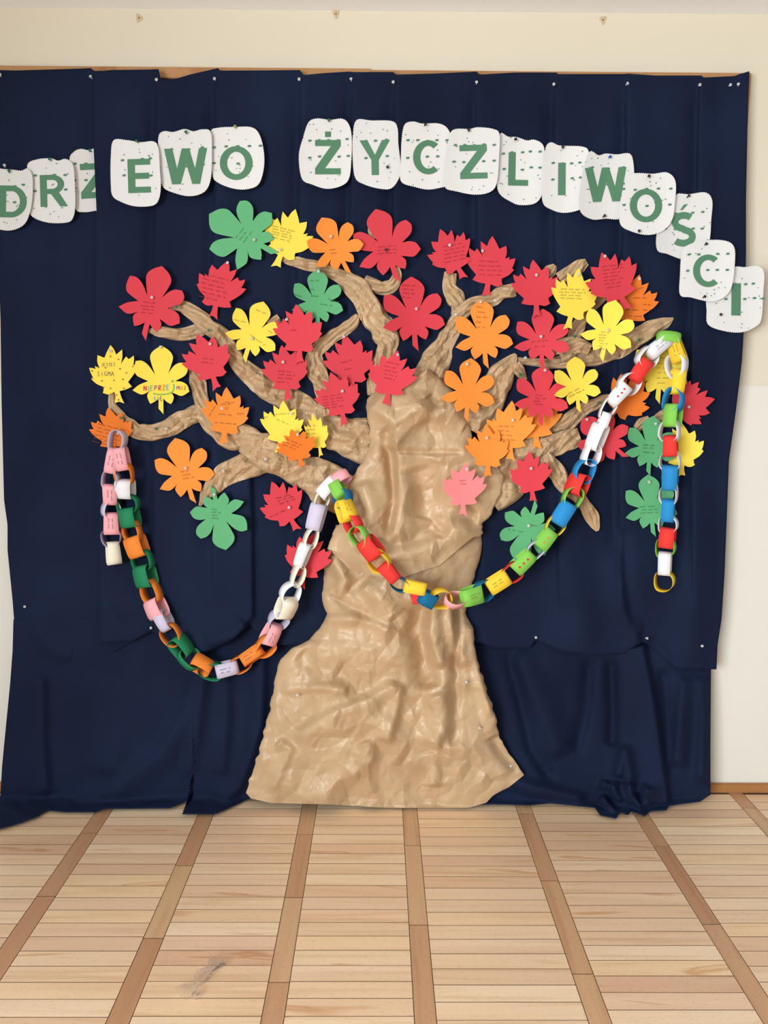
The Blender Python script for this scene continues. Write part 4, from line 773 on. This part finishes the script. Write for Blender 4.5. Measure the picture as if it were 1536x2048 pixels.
s2 = [(677, 980, 32, 24, F_, 'lime', 12), (686, 998, 34, 36, R_, 'teal', 34), (691, 1021.5, 38, 30, F_, 'gold', -24), (704.5, 1045, 38, 34, R_, 'poppy', 40), (719, 1074, 40, 34, R_, 'lime', 26), (741.5, 1096, 40, 34, F_, 'poppy', 24), (757, 1121, 42, 40, R_, 'gold', 16), (779, 1144.6, 38, 26, F_, 'poppy', 6), (797, 1166, 38, 26, R_, 'teal', 8), (830, 1175, 40, 24, F_, 'gold', 6, (10, 2)), (855, 1197, 30, 28, F_, 'teal', 14), (880, 1198, 40, 38, R_, 'gold', 16), (911.5, 1199, 42, 30, R_, 'light_pink', -14),
      (942.7, 1191.5, 42, 34, F_, 'lime', 14), (970, 1180, 40, 38, R_, 'teal', 14), (996, 1164, 42, 31, F_, 'gold', 10), (1023, 1146.6, 42, 34, R_, 'poppy', 10), (1046, 1123, 44, 28, F_, 'lime', 14), (1073, 1099, 42, 28, R_, 'lilac', 5), (1091, 1078, 38, 28, F_, 'lime', 8), (1109, 1053, 40, 33, R_, 'gold', 9), (1126, 1027, 44, 31, F_, 'blue', 6), (1144, 998, 44, 34, R_, 'lime', 14), (1155.6, 969, 38, 34, F_, 'poppy', -30), (1169, 941.5, 44, 37, R_, 'blue', 22),
      (1182, 908, 40, 32, R_, 'white', 30), (1194, 874, 48, 26, F_, 'white', -22), (1208, 840, 26, 18, F_, 'white', 8), (1215, 816, 42, 24, R_, 'white', 5), (1237, 789, 42, 24, F_, 'white', 6), (1259, 766.5, 42, 37, R_, 'white', 14), (1280.5, 741, 42, 26, F_, 'poppy', 4), (1294, 714, 38, 36, R_, 'white', 16), (1317, 693, 48, 24, F_, 'white', 6), (1336, 680, 40, 36, R_, 'lime', 50), (1353, 700, 42, 25, F_, 'gold', 8), (1353, 732.6, 42, 37, R_, 'white', 24), (1355, 764, 42, 24, F_, 'gold', -10),
      (1346, 800.5, 42, 36, R_, 'blue', 20), (1346, 831, 40, 26, F_, 'lime', 22), (1340, 861.5, 40, 36, R_, 'white', 12), (1341, 892, 36, 25, F_, 'poppy', 5), (1341, 921, 36, 37, R_, 'white', 9), (1340.4, 955.6, 44, 28, F_, 'blue', 6), (1338.6, 989, 40, 32, R_, 'white', 9), (1336.4, 1021, 40, 23, F_, 'blue', 5), (1335, 1048.6, 32, 34, R_, 'white', 8), (1335, 1076, 36, 28, F_, 'poppy', 8), (1330, 1096, 36, 35, R_, 'lime', 6), (1330, 1127, 42, 23, F_, 'white', 6), (1327.6, 1161.6, 36, 36, R_, 'gold', 6)]
r2 = chain(ch2, s2)
it = link_strip(ch2, 834, 1189, db_near(834, 1189, 15)+.045, np.array([.12, 0, -1.])/np.linalg.norm([.12, 0, -1.]), 19, 36, F_, 'poppy', 8)
for k, ink, hs in ((17, 'red', [(-11, 0), (0, 0), (11, 0)]), (29, 'red', [(-10, 0, 2.2), (0, 1, 2.2), (9, 0, 2.2)]), (19, 'orange', [(-8, 0), (4, 1)])):
    for h in hs: doodle(r2[k], ink, [heart(*h)], 'heart')
for k in (2, 13, 15, 33, 35): doodle(r2[k], 'grey' if k == 33 else 'brown', scrawl(rd, -12, -4, 22, 3, 0, .7)+scrawl(rd, -12, 2, 22, 3, 0, .7), 'handwriting')

# ------------------------------------------------------------------ push pins
def pin_meshes():
    prof = [(0, .0), (.0021, 0), (.0026, .0016), (.0020, .0030), (.0019, .0068), (.0030, .0084), (.0048, .0092), (.0050, .0104), (.0046, .0110), (0, .0111)]; n = 14; vv = []; ff = []
    for r, y in prof:
        for k in range(n): a = 2*math.pi*k/n; vv.append((r*math.cos(a), -y, r*math.sin(a)))
    for i in range(len(prof)-1):
        for k in range(n): j = (k+1) % n; ff.append((i*n+k, i*n+j, (i+1)*n+j, (i+1)*n+k))
    g = {}
    for col, mt in PIN.items():
        me = bpy.data.meshes.new('pin_grip'); me.from_pydata(vv, [], ff); me.materials.append(mt); me.polygons.foreach_set('use_smooth', [True]*len(ff)); g[col] = me
    nv = []; nf = []
    for y, r in ((.010, .0005), (-.002, .0005)):
        for k in range(6): a = k*math.pi/3; nv.append((r*math.cos(a), y, r*math.sin(a)))
    nf = [(k, (k+1) % 6, 6+(k+1) % 6, 6+k) for k in range(6)]
    ne = bpy.data.meshes.new('pin_needle'); ne.from_pydata(nv, [], nf); ne.materials.append(STEEL); return g, ne
GRIP, NEEDLE = pin_meshes()
for (x, y), wh in zip([(2, 153)]+pins_top, ('above the letter D', 'above the half hidden letter Z', 'above the letters E and W', 'above the first letter O', 'beside the dotted letter Z', 'between the dotted Z and Y', 'above the letters Y and C', 'above the plain letter Z', 'above the letters L and I', 'above the second letter W', 'above the accented letter S')): PINS.append((x, y, 'clear', "in the drape's top edge "+wh))
PINS += [(1458, 172, 'clear', 'of the top corner pair, farther from the bare wall'), (1476, 172, 'clear', 'of the top corner pair, closer to the bare wall'), (10, 334, 'clear', 'just above the sheet with the letter D'),
 (50, 1212, 'clear', 'in the flat drape above its hem'), (303, 1256, 'clear', 'in the drape hem near the orange and green chain'), (1070, 1274, 'clear', 'in the swagged drape hem beside the trunk'), (1291, 1276, 'clear', 'where the swagged hem turns up'), (1402, 1292, 'clear', 'in the drape hem corner next to the bare wall'),
 (351.4, 614, 'green', 'in the twig behind the outermost red chestnut leaf'), (418, 661, 'green', 'at the fork of the upper outer branch'), (558, 642.5, 'green', 'in the twig end beside the yellow chestnut leaf'), (243, 837, 'green', 'in the curling twig above the orange leaf with the chain'), (312, 856.5, 'green', 'in the curling branch under the crayon-lettered leaf'), (333, 858, 'clear', 'in the curling branch under the crayon-lettered leaf'), (447, 941, 'clear', 'in the low branch above the upside-down green leaf'),
 (911, 630, 'clear', 'where the two upper branches meet above the trunk'), (989, 602, 'clear', 'in the branch above the stacked orange leaves'), (1039, 751, 'green', 'in the torn paper corner beside a red chestnut leaf'), (1147, 672.5, 'green', 'in the branch between red and yellow chestnut leaves'), (1050, 716, 'clear', 'in the long branch under a red chestnut leaf'), (1275, 680, 'green', 'in the long branch near its pointed end'), (1196, 806, 'green', 'in the thin branch beside the white chain links'), (531, 919.5, 'clear', 'in the low branch below the yellow maple leaf'),
 (595, 1390, 'clear', 'in the trunk paper at its bulging shoulder'), (933, 1363, 'clear', 'in the trunk paper near its straighter edge'), (958.6, 1454, 'clear', 'in the trunk paper above its flared corner'), (1019, 1530, 'clear', 'in the flared bottom corner of the trunk paper')]
rd = random.Random(11)
for px, py, col, where in PINS:
    d = db_near(px, py, 3)+.0005; o = bpy.data.objects.new('push_pin', GRIP[col]); C.objects.link(o); o.location = P(px, py, d); o.rotation_euler = (rd.uniform(-.35, .15), 0, rd.uniform(-.35, .35))
    tag(o, col.replace('olive', 'olive green')+' push pin '+where, 'push pin', 'push pins')
    nd = bpy.data.objects.new('needle', NEEDLE); C.objects.link(nd); nd.parent = o
for px, py, d, lab in ((238, 866, .0, 'clear push pin that holds up the orange and pink chain'), (682, 956, 0, 'clear push pin holding both chains at the trunk'), (1330, 672, 0, 'clear push pin holding the highest link of the multicoloured chain')):
    o = bpy.data.objects.new('push_pin', GRIP['clear']); C.objects.link(o); o.location = P(px, py, db_near(px, py, 6)+.004); tag(o, lab, 'push pin', 'push pins'); nd = bpy.data.objects.new('needle', NEEDLE); C.objects.link(nd); nd.parent = o

# ------------------------------------------------------------------ sweet wrapper on the floor
def mat_film():
    k = N('clear_film'); t = k.t; t.nodes.remove(k.b); tr = k.n('ShaderNodeBsdfTransparent'); tr.inputs[0].default_value = (.995, .995, .995, 1); gl = k.n('ShaderNodeBsdfGlossy'); gl.inputs['Roughness'].default_value = .2; df = k.n('ShaderNodeBsdfTranslucent'); df.inputs[0].default_value = (.95, .95, .96, 1)
    lw = k.n('ShaderNodeLayerWeight', Blend=.12); m1 = k.n('ShaderNodeMixShader'); k.l(lw.outputs['Fresnel'], m1.inputs[0]); k.l(tr.outputs[0], m1.inputs[1]); k.l(gl.outputs[0], m1.inputs[2])
    m2 = k.n('ShaderNodeMixShader'); m2.inputs[0].default_value = .2; k.l(m1.outputs[0], m2.inputs[1]); k.l(df.outputs[0], m2.inputs[2]); k.l(m2.outputs[0], t.nodes['Material Output'].inputs[0]); return k.m
FILM = mat_film()
a = onfloor(np.array(370.), np.array(1998.)); b = onfloor(np.array(437.), np.array(1926.)); ax = b-a; Lw = np.linalg.norm(ax); ax /= Lw; sd = np.array([-ax[1], ax[0], 0])
wr = empty('sweet_wrapper', tuple(a*.5+b*.5)); tag(wr, 'clear twisted sweet wrapper lying empty on the parquet', 'wrapper')
def film(name, s0, s1, prof, n=26, m=28, seed=1):
    vv = []; rdl = np.random.default_rng(seed)
    for i in range(n):
        t = i/(n-1); s = s0+(s1-s0)*t; r, hgt = (np.interp(t, prof[0], prof[k]) for k in (1, 2))
        for j in range(m):
            g = 2*math.pi*j/m; wv = 1+.28*math.sin(5*g+2.5*t+seed)+.16*math.sin(9*g-4*t*seed)
            z = hgt*(1+math.sin(g))*.5*(.8+.4*wv)+.0015; vv.append(a+ax*(s*Lw+.004*math.sin(3*g+seed))+sd*(r*math.cos(g)*wv)+np.array([0, 0, z]))
    ff = [(i*m+j, i*m+(j+1) % m, (i+1)*m+(j+1) % m, (i+1)*m+j) for i in range(n-1) for j in range(m)]
    return keep(link(name, vv, ff, FILM), wr)
film('twisted_end', 0, .34, ([0, .5, .85, 1], [.030, .022, .008, .005], [.022, .018, .010, .008]), seed=2)
film('pouch', .33, .72, ([0, .2, .6, 1], [.005, .014, .018, .008], [.008, .016, .020, .010]), seed=5)
film('twisted_end', .70, 1.0, ([0, .3, 1], [.007, .012, .024], [.010, .014, .016]), seed=8)
